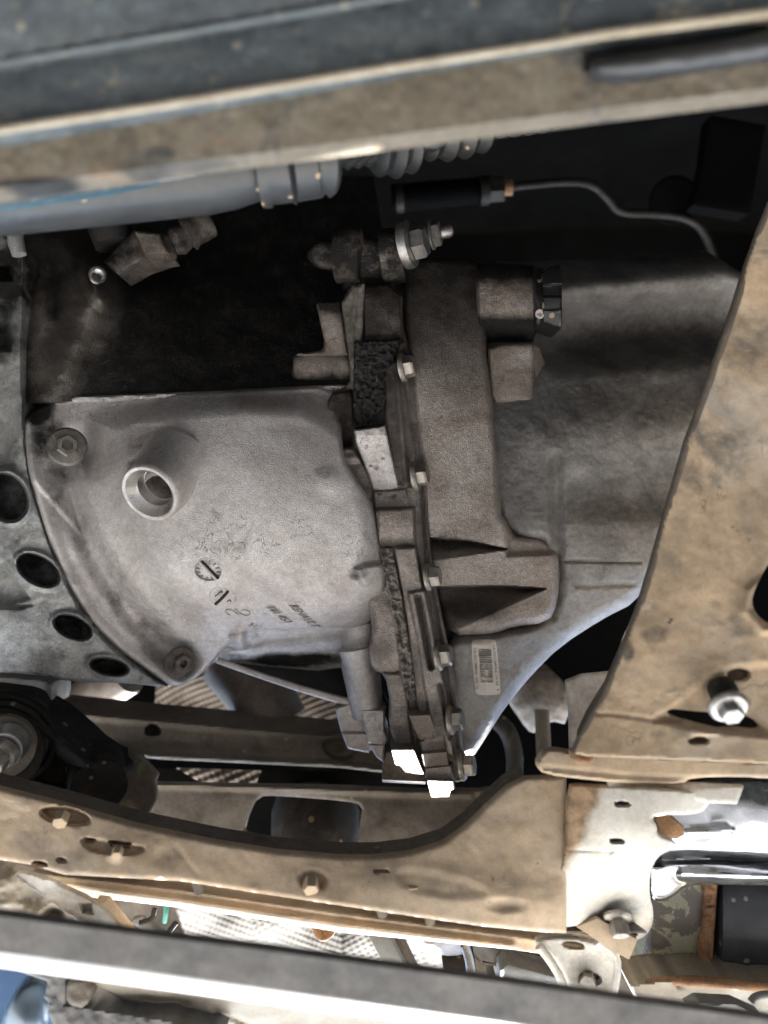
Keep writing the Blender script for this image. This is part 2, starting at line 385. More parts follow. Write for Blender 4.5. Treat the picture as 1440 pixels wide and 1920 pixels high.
M('oil_black', [(.008, .008, .008), (.018, .017, .016), (.03, .028, .025)], 30, 6, (.3, .45), 0, (1000, 2.2), (420, .6), None, None, None, .12, spec=.35)
M('gasket', [(.15, .13, .11), (.32, .29, .26)], 160, 4, (.6, .8), .2, (900, 1.2), (420, 1.6), None, None, OIL, .15)
M('zinc', [(.24, .215, .18), (.46, .43, .38)], 120, 4, (.3, .5), .8, (1500, .3), None, None, None, OIL, .12)
M('steel_bolt', [(.22, .21, .20), (.42, .41, .40)], 150, 4, (.28, .45), .85, (1600, .25), None, None, None, OIL, .10)
M('tan_dust', [(.28, .235, .18), (.45, .345, .235), (.57, .43, .29), (.60, .48, .35)], 13, 8, (.8, .95), 0, (1200, .35), (60, .5), None, (26, .012, .5, .56), ((.10, .095, .085), .75), .10, .9, patch=[(7, .50, .66, (.58, .50, .40), (1, 1.4, 1)), (9, .58, .70, (.33, .315, .28), (1, 1, 1)), (14, .56, .66, (.20, .18, .15), (1, 1, 1)), (9, .60, .70, (.36, .20, .10), (1.6, .7, 1)), (30, .60, .68, (.62, .52, .40), (1, 2.5, 1)), (60, .66, .70, (.12, .10, .085), (1, 1, 1))])
M('subframe_dust', [(.33, .275, .21), (.50, .39, .275), (.60, .47, .33)], 11, 7, (.75, .95), 0, (1100, .3), (60, .4), None, None, ((.13, .125, .115), .7), .08, .8, patch=[(7, .50, .66, (.58, .50, .40), (1, 1.4, 1)), (9, .58, .70, (.33, .315, .28), (1, 1, 1)), (12, .57, .68, (.27, .235, .19), (.6, 1.5, 1)), (10, .61, .72, (.40, .24, .13), (.7, 1.4, 1)), (28, .60, .68, (.66, .56, .42), (.5, 2, 1)), (55, .66, .70, (.16, .13, .10), (1, 1, 1))])
M('pale_plate', [(.40, .385, .35), (.55, .53, .48), (.60, .58, .54)], 24, 6, (.45, .65), .1, (1200, .25), None, None, None, ((.30, .215, .14), .85), .08)  # pale tone doubles as painted sunlight on the end bracket
M('rail_blue', [(.045, .056, .064), (.08, .096, .108), (.115, .132, .138)], 26, 6, (.4, .6), 0, (700, .5), (170, .8), [(150, .42, (.25, .24, .19)), (320, .42, (.20, .19, .15))], None, None, .16, patch=[(18, .56, .70, (.12, .13, .125), (.5, 2.5, 1)), (60, .62, .68, (.20, .19, .16), (1, 1, 1))])
M('rail_dirt', [(.095, .082, .062), (.15, .128, .096), (.17, .155, .125)], 28, 7, (.8, .95), 0, (800, .5), (120, .7), (60, .3, (.24, .15, .09)), None, ((.035, .036, .036), .6), .14, patch=[(22, .58, .66, (.06, .06, .06), (1, 1, 1)), (30, .62, .70, (.24, .14, .08), (1, 1, 1))])
M('rail_lip', [(.26, .22, .16), (.40, .35, .27)], 60, 5, (.7, .9), 0, (700, .6), None, None, None, None, .14)
M('rack_paint', [(.020, .022, .024), (.032, .034, .036), (.042, .044, .045)], 26, 6, (.28, .45), 0, (1200, .15), (160, .3), [(55, .38, (.38, .27, .16)), (130, .36, (.36, .28, .18))], None, None, .08)
M('blue_mark', [(.035, .085, .12), (.05, .12, .165)], 70, 5, (.6, .8), 0, (1200, .1), None, None, None, None, .10)
M('rubber', [(.018, .017, .016), (.035, .033, .030)], 60, 5, (.6, .8), 0, (900, .3), None, (120, .40, (.22, .17, .12)), None, None, .1, spec=.15, patch=[(30, .52, .70, (.075, .065, .055), (1, 1, 1))])
M('dark_paint', [(.012, .012, .013), (.024, .024, .024)], 30, 5, (.4, .6), 0, (900, .3), None, None, None, None, .1)
M('brown_beam', [(.085, .072, .058), (.14, .118, .095), (.18, .155, .125)], 24, 7, (.6, .85), 0, (900, .4), (150, .4), (90, .34, (.30, .23, .16)), None, ((.03, .028, .026), .6), .12)
M('plastic_black', [(.012, .012, .013), (.02, .02, .021)], 60, 4, (.28, .4), 0, (1400, .1), None, (140, .42, (.30, .25, .18)), None, None, .06)
M('sticker', [(.60, .56, .51), (.68, .64, .60)], 90, 5, (.5, .65), 0, (1200, .1), None, (190, .26, (.25, .2, .16)), None, None, .05)
M('ink', [(.16, .15, .145), (.22, .21, .20)], 200, 3, (.6, .7), 0, (900, .05), None, None, None, None, .05)
M('heat_foil', [(.20, .195, .185), (.34, .335, .32)], 40, 5, (.3, .45), .8, (900, .3), None, None, None, ((.10, .075, .055), .7), .10)
M('heat_foil_old', [(.11, .09, .075), (.24, .205, .175)], 40, 5, (.5, .7), .4, (900, .4), None, None, None, None, .12)
M('bright_steel', [(.48, .50, .53), (.66, .68, .70)], 20, 5, (.14, .26), .9, (900, .12), (60, .25), (80, .30, (.32, .31, .30)), None, ((.05, .055, .06), .35), .05)
M('grey_rail', [(.11, .112, .115), (.165, .165, .165), (.20, .198, .19)], 30, 6, (.5, .7), .1, (800, .4), (110, .4), None, None, None, .12)
M('pale_rail', [(.17, .172, .168), (.25, .25, .24)], 30, 6, (.6, .8), 0, (800, .3), None, None, None, None, .08)  # lighter copy of the rail grey: sunlight on the flange put into colour
M('cream_paint', [(.25, .225, .18), (.33, .30, .245)], 26, 6, (.5, .7), 0, (900, .2), None, (40, .34, (.20, .16, .11)), None, None, .06)
M('olive_peel', [(.33, .33, .25), (.39, .39, .295), (.42, .42, .32)], 22, 5, (.5, .7), 0, (900, .4), (60, .6), None, None, None, .06, patch=[(30, .50, .52, (.17, .155, .135), (1, 1, 1)), (80, .60, .62, (.14, .125, .11), (1, 1, 1)), (26, .62, .66, (.36, .20, .11), (1, 1, 1))])
M('rust', [(.16, .08, .045), (.34, .19, .10), (.42, .26, .15)], 60, 6, (.8, .95), 0, (700, .8), (170, .8), None, None, None, .16)
M('navy_rubber', [(.035, .039, .045), (.06, .065, .072)], 40, 5, (.55, .7), 0, (900, .3), None, (120, .36, (.25, .25, .25)), None, None, .1)
M('blue_paint', [(.012, .045, .12), (.022, .075, .18)], 12, 3, (.4, .55), 0, (900, .03), None, None, None, None, .03, spec=.15)
M('pale_blue', [(.12, .17, .225), (.17, .225, .28)], 14, 3, (.3, .4), 0, (900, .05), None, None, None, None, .03)
M('white_plastic', [(.42, .40, .37), (.52, .50, .47)], 16, 4, (.4, .55), 0, (900, .1), None, None, None, ((.16, .125, .095), .8), .06)
M('green_wire', [(.02, .22, .14), (.03, .30, .19)], 60, 3, (.4, .5), 0, (900, .05), None, None, None, None, .05)
M('leaf_stain', [(.11, .15, .105), (.20, .22, .15)], 120, 4, (.7, .8), 0, (900, .1), None, None, None, None, .05)
M('orange', [(.50, .22, .10), (.6, .3, .15)], 60, 3, (.4, .5), 0, (900, .05), None, None, None, None, .05)
M('lint', [(.05, .045, .04), (.11, .10, .085)], 60, 3, (.7, .8), 0, (900, .05), None, None, None, None, .0)
M('ground_dust', [(.42, .39, .35), (.50, .47, .425), (.55, .52, .47)], 1.5, 8, (.85, .95), 0, (40, .4), None, None, None, None, .1)
M('bay_black', [(.0018, .0018, .0018), (.004, .004, .004)], 14, 5, (.7, .9), 0, (300, .3), None, None, None, None, .1, spec=.04)  # near black: the closed bay's shade put into the colour
M('bellows_rubber', [(.010, .010, .010), (.020, .020, .020)], 60, 5, (.4, .55), 0, (900, .3), None, (150, .34, (.30, .24, .17)), None, None, .1)
M('shaded_floor', [(.022, .021, .020), (.04, .038, .036), (.06, .056, .052)], 2.5, 8, (.55, .8), 0, (60, .4), None, None, None, None, .1)  # dark tone stands for ground shaded by the car
M('dim_steel', [(.012, .012, .011), (.03, .028, .024)], 120, 4, (.4, .6), .3, (900, .3), None, None, None, None, .1, spec=.2)  # oily steel, colour darkened further for the unlit bay
# ------------------------------------------------------------------ the setting
gv = [(-14, -14, 0), (14, -14, 0), (14, 14, 0), (-14, 14, 0)]
me = bpy.data.meshes.new('ground'); me.from_pydata(gv, [], [(0, 1, 2, 3)]); me.materials.append(MATS['ground_dust'])
go = bpy.data.objects.new('ground', me); COL.objects.link(go); setp(go, kind='structure')
me = bpy.data.meshes.new('shade_sheet'); me.from_pydata([(-6, -9, .004), (6, -9, .004), (6, 1.8, .004), (-6, 1.8, .004)], [], [(0, 1, 2, 3)]); me.materials.append(MATS['shaded_floor'])
go = bpy.data.objects.new('shade_sheet', me); COL.objects.link(go); setp(go, kind='structure')  # unseen dark sheet added; its colour stands for the car's shadow
# dark closed engine bay above everything (the car body the gearbox hangs in)
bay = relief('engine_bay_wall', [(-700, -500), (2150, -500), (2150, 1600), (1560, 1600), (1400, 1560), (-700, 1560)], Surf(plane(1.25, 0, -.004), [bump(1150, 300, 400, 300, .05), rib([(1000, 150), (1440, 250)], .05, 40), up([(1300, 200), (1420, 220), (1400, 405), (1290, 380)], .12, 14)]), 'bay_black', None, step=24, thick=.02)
setp(bay, kind='structure')
for nm, sx in (('sky_block_left', -1), ('sky_block_right', 1)):  # unseen side sheets added to block sky light
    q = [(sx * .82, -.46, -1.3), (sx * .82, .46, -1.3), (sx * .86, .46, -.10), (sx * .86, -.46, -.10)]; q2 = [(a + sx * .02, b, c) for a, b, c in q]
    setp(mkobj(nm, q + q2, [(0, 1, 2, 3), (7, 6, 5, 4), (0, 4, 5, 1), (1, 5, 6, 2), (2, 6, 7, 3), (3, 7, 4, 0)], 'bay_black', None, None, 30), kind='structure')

# ------------------------------------------------------------------ transmission
T = thing('transmission', 'oily cast aluminium gearbox hanging in the middle of the car underside', 'gearbox', (500, 1000, .56))

# --- main case, the pale face with the drain hole
case_out = chaikin([(40, 748), (300, 739), (500, 728), (628, 722), (640, 760), (640, 850), (668, 900), (705, 950), (712, 1020), (722, 1060), (724, 1110), (700, 1130), (698, 1172), (640, 1179), (480, 1181), (445, 1190), (410, 1225), (380, 1262), (345, 1286), (322, 1286), (300, 1276), (262, 1248), (215, 1216), (160, 1160), (112, 1075), (75, 970), (48, 868)], 2)
rimline = [(44, 745), (52, 868), (82, 970), (120, 1075), (168, 1160), (222, 1216), (275, 1254), (335, 1290)]
valley = [(118, 880), (135, 940), (165, 1010), (205, 1085), (250, 1150), (300, 1205), (345, 1245)]
plateau = [(182, 770), (640, 735), (700, 950), (712, 1150), (600, 1172), (470, 1172), (395, 1165), (330, 1125), (275, 1050), (235, 975), (205, 900), (190, 830)]
case_base = tps([(60, 748, .578), (640, 722, .568), (300, 738, .572), (400, 800, .552), (400, 950, .545), (620, 950, .543), (200, 900, .556), (300, 1080, .547), (560, 1040, .5435), (440, 1100, .549), (690, 1060, .544), (560, 1100, .5475), (560, 1140, .556), (560, 1168, .566), (440, 1165, .566), (330, 1280, .575), (215, 1215, .567), (110, 1070, .560), (50, 870, .562), (400, 1225, .577), (480, 1182, .574), (660, 1180, .571), (650, 1110, .549)])
case_s = Surf(case_base, [
    up(plateau, .011, 64, 2), rib(valley, -.011, 40), rib(rimline, .006, 30),
    up([(48, 745), (100, 745), (98, 800), (150, 1000), (60, 900)], .002, 12),
    bump(150, 838, 85, 75, -.006), bump(146, 838, 46, 52, -.005), bump(305, 890, 95, 90, .006),
    bump(350, 1225, 55, 60, -.003), up([(244, 797), (330, 795), (330, 830), (244, 838)], -.0006, 8),
    rib([(300, 775), (640, 760)], .0012, 40), rib([(44, 750), (640, 723)], .0015, 10),
    bump(618, 902, 44, 36, .0015), up([(665, 1062), (730, 1055), (735, 1115), (690, 1110), (672, 1085)], .008, 14, 1),
    up([(545, 1136), (700, 1136), (700, 1160), (585, 1172)], .0005, 4),
    bump(453, 1195, 30, 26, .010), bump(520, 960, 220, 200, .002), rough(160, .0016, 3), rough(38, .0004, 5),
    up(ell(299, 918, 27, 25), -.04, 5), ring(390, 1070, 26, 19, .0006, 4, 10), up(ell(390, 1070, 24, 18, 10), -.0012, 4), up(ell(418, 1120, 25, 17, 12), -.0011, 4)])
gr_case = blob((70, 770, 40, 40, .75), (90, 830, 55, 60, .55), (105, 900, 35, 70, .45), (150, 1000, 26, 80, .35), (215, 1100, 30, 90, .4), (285, 1200, 40, 70, .4), (640, 770, 22, 50, .5), (612, 886, 34, 20, .42), (670, 1075, 30, 18, .5), (260, 880, 30, 26, .55), (345, 1235, 45, 50, .45), (420, 1200, 60, 40, .3), (410, 955, 22, 24, .42), (560, 1225, 120, 30, .4))  # blobs along the valley put its shade into the mask; rest is oil
relief('main_case', case_out, case_s, 'cast_aluminium', T, step=2.5, thick=.05, roll=9, rolld=.006, grime_shade=gr_case, back=False)
# parting ledge at the top of the case
relief('parting_ledge', [(100, 745), (300, 737), (500, 727), (632, 721), (660, 721), (660, 730), (620, 734), (500, 738), (300, 748), (102, 758)], Surf(plane(.5655, -.0006), [rough(14, .0012, 8)]), 'cast_aluminium', T, step=3, thick=.02, roll=4, rolld=.002, grime_shade=blob((380, 730, 320, 9, .55)))
# drain boss: thick turned ring with a bored hole, leaning towards the picture's lower left
px = .545 / FPX
dax = (-.30, -.56, 1.0); dat = (306, 902, .5375)
dm = lathe_mesh('drain_boss', [(80 * px, -.020), (70 * px, -.011), (63 * px, -.002), (59 * px, .008), (57.5 * px, .0160), (56 * px, .0182), (53 * px, .0192), (48.5 * px, .0192), (46 * px, .0186), (36 * px, .0125), (35 * px, .006), (34.6 * px, -.02), (0, -.021)], 'cast_aluminium', 56)
db = place('drain_boss', dm, dat, dax, T)
dl = lathe_mesh('drain_bore', [(46.4 * px, .0191), (36.6 * px, .0129), (34.2 * px, .0118), (34.0 * px, .004), (33.5 * px, .0035), (32 * px, .0035), (31.5 * px, -.016)], 'machined', 48)
place('drain_bore', dl, dat, dax, db)
# casting date dials and raised characters
def dial(cx, cy, rx, ry, rot, n):
    o = relief('date_dial', ell(cx, cy, rx, ry, rot), Surf(lambda X, Y: case_s(X, Y) - .0001, [ring(cx, cy, rx * .62, ry * .62, .0004, 2, rot)]), 'cast_aluminium', T, step=2.5, thick=.002)
    c, s = math.cos(math.radians(rot)), math.sin(math.radians(rot))
    for k in range(n):
        a = 2 * math.pi * k / n; P = [(cx + rx * q * math.cos(a) * c - ry * q * math.sin(a) * s, cy + rx * q * math.cos(a) * s + ry * q * math.sin(a) * c) for q in (.62, .95)]
        tube('dial_spoke', [(P[0][0], P[0][1], float(case_s(*P[0])) - .0004), (P[1][0], P[1][1], float(case_s(*P[1])) - .0004)], 1.5, 'cast_aluminium', o, 6, grime_shade=.5)
    return o
d1 = dial(390, 1070, 25, 19, 10, 12); d2 = dial(418, 1120, 25, 17, 12, 0)
def stroke(name, pts, r, par, lift=.0006, mat='cast_aluminium', gr=0): return tube(name, [(x, y, float(case_s(x, y)) - lift) for x, y in pts], r, mat, par, 8, 1, gr)
stroke('dial_arrow', [(374, 1054), (390, 1070), (406, 1087)], 3, d1); stroke('dial_groove', [(378, 1052), (394, 1068), (410, 1085)], 2.2, d1, .0002, 'oil_black')
stroke('dial_groove', [(404, 1133), (418, 1120), (428, 1108)], 3, d2, .0002, 'oil_black'); stroke('dial_mark', [(403, 1118), (411, 1113)], 1, d2, .0004, 'oil_black')
stroke('dial_mark', [(409, 1110), (419, 1111), (413, 1107)], 1, d2, .0004, 'oil_black'); stroke('dial_mark', [(426, 1128), (431, 1124), (433, 1128)], 1, d2, .0004, 'oil_black')
stroke('cast_mark', [(431, 1154), (423, 1150), (424, 1144), (433, 1143), (444, 1152), (452, 1153)], 1.5, T); stroke('cast_mark', [(440, 1143), (449, 1150), (460, 1155), (469, 1153), (468, 1147), (460, 1144), (452, 1145)], 1.5, T)
text_part('raised_lettering', 'RENAULT', (540, 1135), (10.5, 9.6), (25, -.5), case_s, .0009, 'gasket', T)
text_part('raised_number', '141 451', (496, 1138), (12.0, 9.6), (23, -2), case_s, .0010, 'gasket', T)
text_part('raised_mark', '51', (464, 1172), (16, 5), (10, -6), case_s, .0007, 'gasket', T)
# case bolts with round flanges
FB = hex_mesh('flange_bolt', 21 * px, 22 * px, 37 * px, 8 * px, 'zinc', .55, .5)
place('flange_bolt', FB, (126, 838, .554), (.42, .10, 1), T, 10)
FB2 = hex_mesh('flange_bolt', 18 * px, 18 * px, 31 * px, 7 * px, 'cast_brown', .5, .5)
place('flange_bolt', FB2, (336, 1240, .566), (.72, -.15, .8), T, 20)

# --- black oily upper face of the case
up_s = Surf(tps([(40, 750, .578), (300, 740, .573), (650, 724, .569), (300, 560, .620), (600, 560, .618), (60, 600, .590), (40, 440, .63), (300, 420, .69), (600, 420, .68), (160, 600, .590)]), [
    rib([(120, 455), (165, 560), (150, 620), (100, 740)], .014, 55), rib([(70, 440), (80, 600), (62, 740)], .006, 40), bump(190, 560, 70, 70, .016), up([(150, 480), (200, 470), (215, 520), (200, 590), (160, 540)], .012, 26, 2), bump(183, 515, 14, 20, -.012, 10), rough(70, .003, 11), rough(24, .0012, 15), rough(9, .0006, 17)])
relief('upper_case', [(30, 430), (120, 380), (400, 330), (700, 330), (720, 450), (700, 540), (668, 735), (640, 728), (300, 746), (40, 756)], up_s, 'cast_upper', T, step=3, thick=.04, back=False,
       grime_shade=lambda X, Y: np.clip(1.0 - blob((165, 585, 55, 95, .75), (110, 690, 50, 80, .66), (66, 560, 36, 150, .55), (185, 540, 45, 60, .70), (130, 470, 70, 50, .35))(X, Y), .38, 1))
th = lathe_mesh('threaded_hole', [(17 * px, -.001), (16 * px, .0008), (13 * px, .0008)] + [((12.4 if k % 2 else 10.6) * px, -.0006 * k) for k in range(1, 13)] + [(9 * px, -.010), (0, -.010)], 'machined', 24)
place('threaded_hole', th, (183, 515, .578), (.55, .15, 1), T)
# sensor / pipe union at the top of the case
relief('union_arm', [(195, 492), (228, 455), (250, 432), (300, 440), (312, 475), (262, 492), (222, 515)], Surf(plane(.585, -.01, -.01, 250, 470), [rough(8, .0008, 2)]), 'cast_brown', T, step=3, thick=.03, roll=10, rolld=.005, grime_shade=lambda X, Y: .55 + 0 * X)
relief('union_body', [(252, 433), (300, 436), (318, 476), (272, 480)], Surf(plane(.575, 0, 0), [rough(8, .0005, 4)]), 'cast_brown', T, step=3, thick=.03, roll=5, rolld=.003, grime_shade=lambda X, Y: .48 + 0 * X)
tube('union_nut', [(300, 470, .585), (318, 461, .587), (320, 460, .587), (332, 452, .588), (334, 452, .588), (350, 442, .59), (352, 441, .59), (356, 438, .59), (385, 425, .595)], [26, 26, 20, 27, 27, 22, 31, 31, 10], 'cast_brown', T, 18, grime_shade=.6)
tube('union_cap', [(357, 434, .592), (374, 425, .594), (390, 416, .596)], [29, 30, 29], 'cast_brown', T, 18, grime_shade=.62)
tube('dark_union', [(205, 425, .60), (215, 460, .60)], [40, 36], 'oil_black', T, 20)

# --- bell housing flange on the left with its row of big holes
bell_out = chaikin([(-90, 425), (22, 440), (48, 480), (42, 560), (40, 745), (48, 868), (75, 970), (112, 1075), (160, 1165), (215, 1222), (300, 1280), (318, 1290), (235, 1280), (140, 1280), (70, 1264), (-90, 1258)], 1)
H4 = [(12, 932, 38, 47, -28), (72, 1069, 43, 25, 30), (137, 1176, 37, 20, 22), (205, 1250, 36, 15, 11)]
feats = [rough(60, .003, 21), rough(14, .0008, 22), rib([(45, 480), (46, 745), (60, 880), (118, 1080), (165, 1165), (225, 1230)], .003, 14),
         up([(-90, 1040), (0, 1045), (25, 1080), (62, 1135), (-90, 1128)], -.012, 10, 1), up([(-90, 1128), (60, 1134), (40, 1142), (-90, 1140)], -.006, 6),
         up([(-90, 760), (12, 770), (16, 850), (30, 880), (-90, 880)], -.006, 14, 1), up([(-90, 560), (20, 570), (18, 655), (-90, 660)], -.03, 12), up([(-90, 500), (20, 500), (20, 525), (-90, 525)], -.03, 8)]
for cx, cy, rx, ry, ro in H4:
    feats += [ring(cx, cy, rx + 5, ry + 5, .0032, 8, ro), up(ell(cx, cy, rx, ry, ro), -.026, 6)]
bell_s = Surf(tps([(-60, 500, .60), (40, 500, .578), (40, 745, .566), (-60, 900, .575), (60, 900, .556), (110, 1070, .552), (-60, 1150, .565), (60, 1180, .553), (210, 1220, .556), (100, 1270, .562), (300, 1285, .566), (-60, 1250, .575)]), feats)
relief('bell_housing', bell_out, bell_s, 'cast_bell', T, step=2.5, thick=.05, roll=7, rolld=.004, back=False, grime_shade=lambda X, Y: np.maximum(blob((15, 520, 60, 110, .7), (10, 640, 50, 60, .6), (60, 1150, 90, 30, .35), (110, 1230, 120, 28, .3), (20, 840, 40, 40, .35))(X, Y), sum(np.where(sdpoly(ell(cx, cy, rx - 2, ry - 2, ro), X, Y) < 0, .55, 0) for cx, cy, rx, ry, ro in H4)))  # hole interiors darkened in the mask to read as shaded depth
tube('bell_stud', [(28, 432, .575), (30, 455, .572), (36, 478, .572)], [14, 15, 13], 'cast_bell', T, 14)

# --- belly behind the pale face and the web below it
relief('belly', [(395, 1180), (665, 1168), (672, 1248), (560, 1262), (400, 1240)], Surf(tps([(400, 1180, .575), (660, 1175, .578), (400, 1240, .60), (660, 1245, .608), (530, 1245, .605), (530, 1180, .576)]), [bump(450, 1195, 46, 30, .016), bump(465, 1200, 14, 22, -.01), rough(30, .001, 7)]), 'cast_aluminium', T, step=3.5, thick=.04, grime_shade=blob((560, 1238, 150, 18, .7), (430, 1235, 60, 20, .5)))
prism('web', [(405, 1236), (560, 1228), (672, 1225), (735, 1330), (600, 1302), (480, 1262)], [.60, .62, .62, .60, .60, .60], 'oil_black', T, (0, 0, -.012))
tube('web_edge', [(408, 1238, .592), (480, 1264, .592), (600, 1303, .592), (722, 1332, .590)], [6, 6, 7, 9], 'cast_aluminium', T, 10, 1)
tube('reverse_boss', [(676, 1165, .588), (676, 1250, .588), (690, 1340, .592)], [34, 36, 30], 'cast_aluminium', T, 28)
tube('boss_collar', [(668, 1215, .578), (676, 1262, .578)], [34, 24], 'cast_aluminium', T, 24)
# silver foot blocks below the web
JF = []; MERGE = {'top_barrel', 'wedge_rim', 'recess_pad', 'pale_pad', 'machined_step', 'barrel', 'flange_rim', 'flange_lip', 'case_rim', 'foot_rim'}     # lugs and rims of the one cast joint
def pad(name, P, d, mat='cast_aluminium', roll=6, rolld=None, thick=.045, base=None, g=0, sm=1, feats=(), step=3, par=None):
    b = base or plane(d)
    if name in MERGE:
        JF.append((chaikin(P, sm) if sm else np.asarray(P, float), Surf(b, list(feats)), g if callable(g) else (lambda X, Y, g=g: np.full(X.shape, float(g))))); return None
    return relief(name, P, Surf(b, [rough(22, .0009, len(P) + int(P[0][0])), rough(7, .0004, 3)] + list(feats)), mat, par or T, step=step, thick=thick, roll=roll, rolld=rolld if rolld is not None else roll * .00045, sm=sm, grime_shade=(g if callable(g) else (lambda X, Y: np.full(X.shape, float(g)))))
pad('foot_block', [(628, 1328), (655, 1318), (688, 1326), (690, 1378), (640, 1374), (634, 1352)], .588, roll=4, sm=0)
pad('foot_block', [(640, 1374), (690, 1374), (700, 1400), (692, 1412), (652, 1404)], .584, roll=4, sm=0)
pad('foot_block', [(676, 1330), (722, 1330), (722, 1372), (728, 1386), (720, 1398), (690, 1394), (682, 1360)], .578, roll=4, sm=0)
pad('foot_block', [(690, 1395), (722, 1396), (720, 1430), (706, 1420)], .580, roll=4, sm=0)

# --- the joint: rims of the flanges seen edge-on, running from the top lug to the sunlit foot
tube('top_lug', [(582, 478, .578), (590, 478, .576), (606, 478, .575), (632, 480, .575), (633, 480, .574), (678, 480, .572), (680, 482, .572), (712, 484, .572), (716, 482, .572), (758, 478, .570)], [10, 20, 27, 27, 50, 50, 38, 36, 50, 50], 'cast_brown', T, 32, grime_shade=.66)
pad('lug_foot', [(640, 470), (700, 452), (757, 450), (757, 540), (690, 545), (640, 560)], .572, 'cast_brown', g=.72, roll=14)
nutw = lathe_mesh('nut_washer', [(46 * px, -.003), (47 * px, .000), (45 * px, .003), (34 * px, .0045), (0, .0046)], 'steel_bolt', 28, .25)
NT = hex_mesh('stud_nut', 31 * px, 26 * px, 0, 4 * px, 'steel_bolt', 0, .2)
nb = place('stud_nut', NT, (775, 458, .556), (1, .12, .38), T, 8); place('nut_washer', nutw, (764, 458, .558), (1, .12, .38), nb)
NT2 = hex_mesh('stud_nut', 25 * px, 20 * px, 30 * px, 5 * px, 'steel_bolt', 0, .35)
place('stud_nut', NT2, (808, 440, .575), (1, .12, .3), T, 20)
tube('stud', [(826, 436, .578), (842, 433, .578), (848, 432, .578)], [13, 13, 10], 'steel_bolt', T, 14, grime_shade=.2)
pad('pad_lug', [(593, 572), (598, 566), (640, 562), (650, 640), (659, 694), (656, 716), (553, 712), (548, 706), (550, 670), (556, 664), (606, 656), (608, 640)], 0, 'cast_brown', base=lambda X, Y: np.where(Y > 664, cylx(.566, 690, 40)(X, Y), .566), g=lambda X, Y: .36 + .35 * ss((600 - Y) / 40) + .35 * ss((Y - 690) / 25), roll=8, rolld=.003, sm=0)  # darker top and bottom: rounding shade put into the mask
JC = [(640, 560), (662, 534), (752, 530), (758, 640), (792, 690), (806, 842), (802, 960), (810, 1060), (820, 1110), (838, 1200), (858, 1290), (874, 1462), (852, 1468), (800, 1466), (788, 1430), (745, 1404), (728, 1360), (732, 1320), (722, 1264), (697, 1256), (690, 1220), (699, 1185), (692, 1150), (690, 1112), (672, 1100), (664, 1068), (706, 1050), (708, 1028), (700, 950), (654, 934), (640, 905), (624, 850), (613, 790), (615, 738), (655, 722), (656, 690)]
djc = tps([(700, 540, .566), (640, 700, .564), (700, 700, .558), (780, 700, .558), (640, 830, .560), (740, 1000, .547), (760, 1150, .546), (790, 1300, .550), (830, 1450, .562), (760, 1430, .572), (870, 1300, .553), (690, 1200, .549)])
pad('gasket_edge', [(640, 568), (662, 534), (684, 530), (680, 620), (664, 700), (656, 680)], .556, 'gasket', g=.45, roll=4, feats=[rib([(668, 540), (656, 670)], .003, 6)], sm=0)
pad('top_barrel', [(680, 536), (748, 534), (755, 640), (684, 646)], .56, 'cast_brown', base=cylx(.556, 590, 78), g=lambda X, Y: .42 + .4 * ss((Y - 590) / 40) + .3 * ss((560 - Y) / 30), roll=10, rolld=.004, sm=0)  # middle highlight and dark flanks worked into the mask as shading
pad('oily_plate', [(664, 640), (752, 636), (742, 672), (724, 700), (723, 798), (664, 804), (662, 720)], .553, 'oil_black', roll=5, feats=[rough(7, .003, 31), rough(4, .0016, 33)], step=2.5, sm=0)
pad('wedge_rim', [(723, 692), (742, 672), (756, 700), (776, 842), (770, 912), (746, 906), (723, 795)], .552, 'cast_brown', g=.5, roll=5, feats=[rib([(742, 680), (762, 905)], .003, 10)], sm=0)
pad('recess_pad', [(614, 738), (660, 732), (664, 800), (660, 836), (624, 846), (612, 790)], .560, 'oil_black', g=.95, base=cylx(.556, 765, 120), roll=4, sm=0)
pad('pale_pad', [(622, 850), (660, 836), (676, 862), (692, 890), (698, 932), (690, 948), (654, 934), (640, 905), (642, 878)], .549, 'cast_aluminium', base=plane(.549, 0, -.004, 660, 890), roll=6, feats=[rib([(628, 862), (676, 858)], .003, 12), rib([(640, 912), (690, 912)], -.003, 16), rib([(650, 938), (694, 940)], .003, 9)], g=lambda X, Y: np.where((Y > 872) & (Y < 918), .34, 0))
pad('sunny_plate', [(664, 806), (722, 798), (732, 840), (750, 920), (700, 922), (690, 890), (668, 832)], .546, 'cast_aluminium', base=plane(.546, 0, .009, 700, 860), roll=4, feats=[bump(705, 875, 7, 7, -.002), bump(718, 858, 5, 4, -.002), bump(694, 872, 6, 4, -.002)], g=lambda X, Y: np.where(Y < 818, .35, 0), step=2.5, sm=0)
pad('machined_step', [(700, 922), (760, 918), (768, 952), (703, 955)], .548, 'cast_aluminium', roll=3, sm=0, feats=[bump(711, 925, 6, 5, -.003), bump(738, 930, 5, 5, -.003)])
pad('barrel', [(702, 955), (776, 952), (779, 1028), (709, 1030)], .545, 'cast_brown', base=cylx(.538, 985, 62), roll=3, sm=0, g=lambda X, Y: np.where(X < 712, .4, 0) + ss((Y - 1003) / 22) * .75)  # dark lower side of the barrel is shade put in the mask
def band(name, L, Rr, d, mat, g=0, roll=3, feats=(), step=2.5, rolld=None):    # strip between two edge lines
    P = list(L) + list(Rr)[::-1]; return pad(name, P, 0, mat, roll=roll, base=d, g=g, sm=0, feats=feats, step=step, rolld=rolld)
dj = tps([(700, 700, .555), (780, 700, .555), (740, 1000, .543), (760, 1150, .541), (790, 1300, .545), (830, 1450, .556), (720, 1450, .556), (870, 1300, .547), (690, 1200, .544)])
def dja(o): return lambda X, Y: dj(X, Y) + o
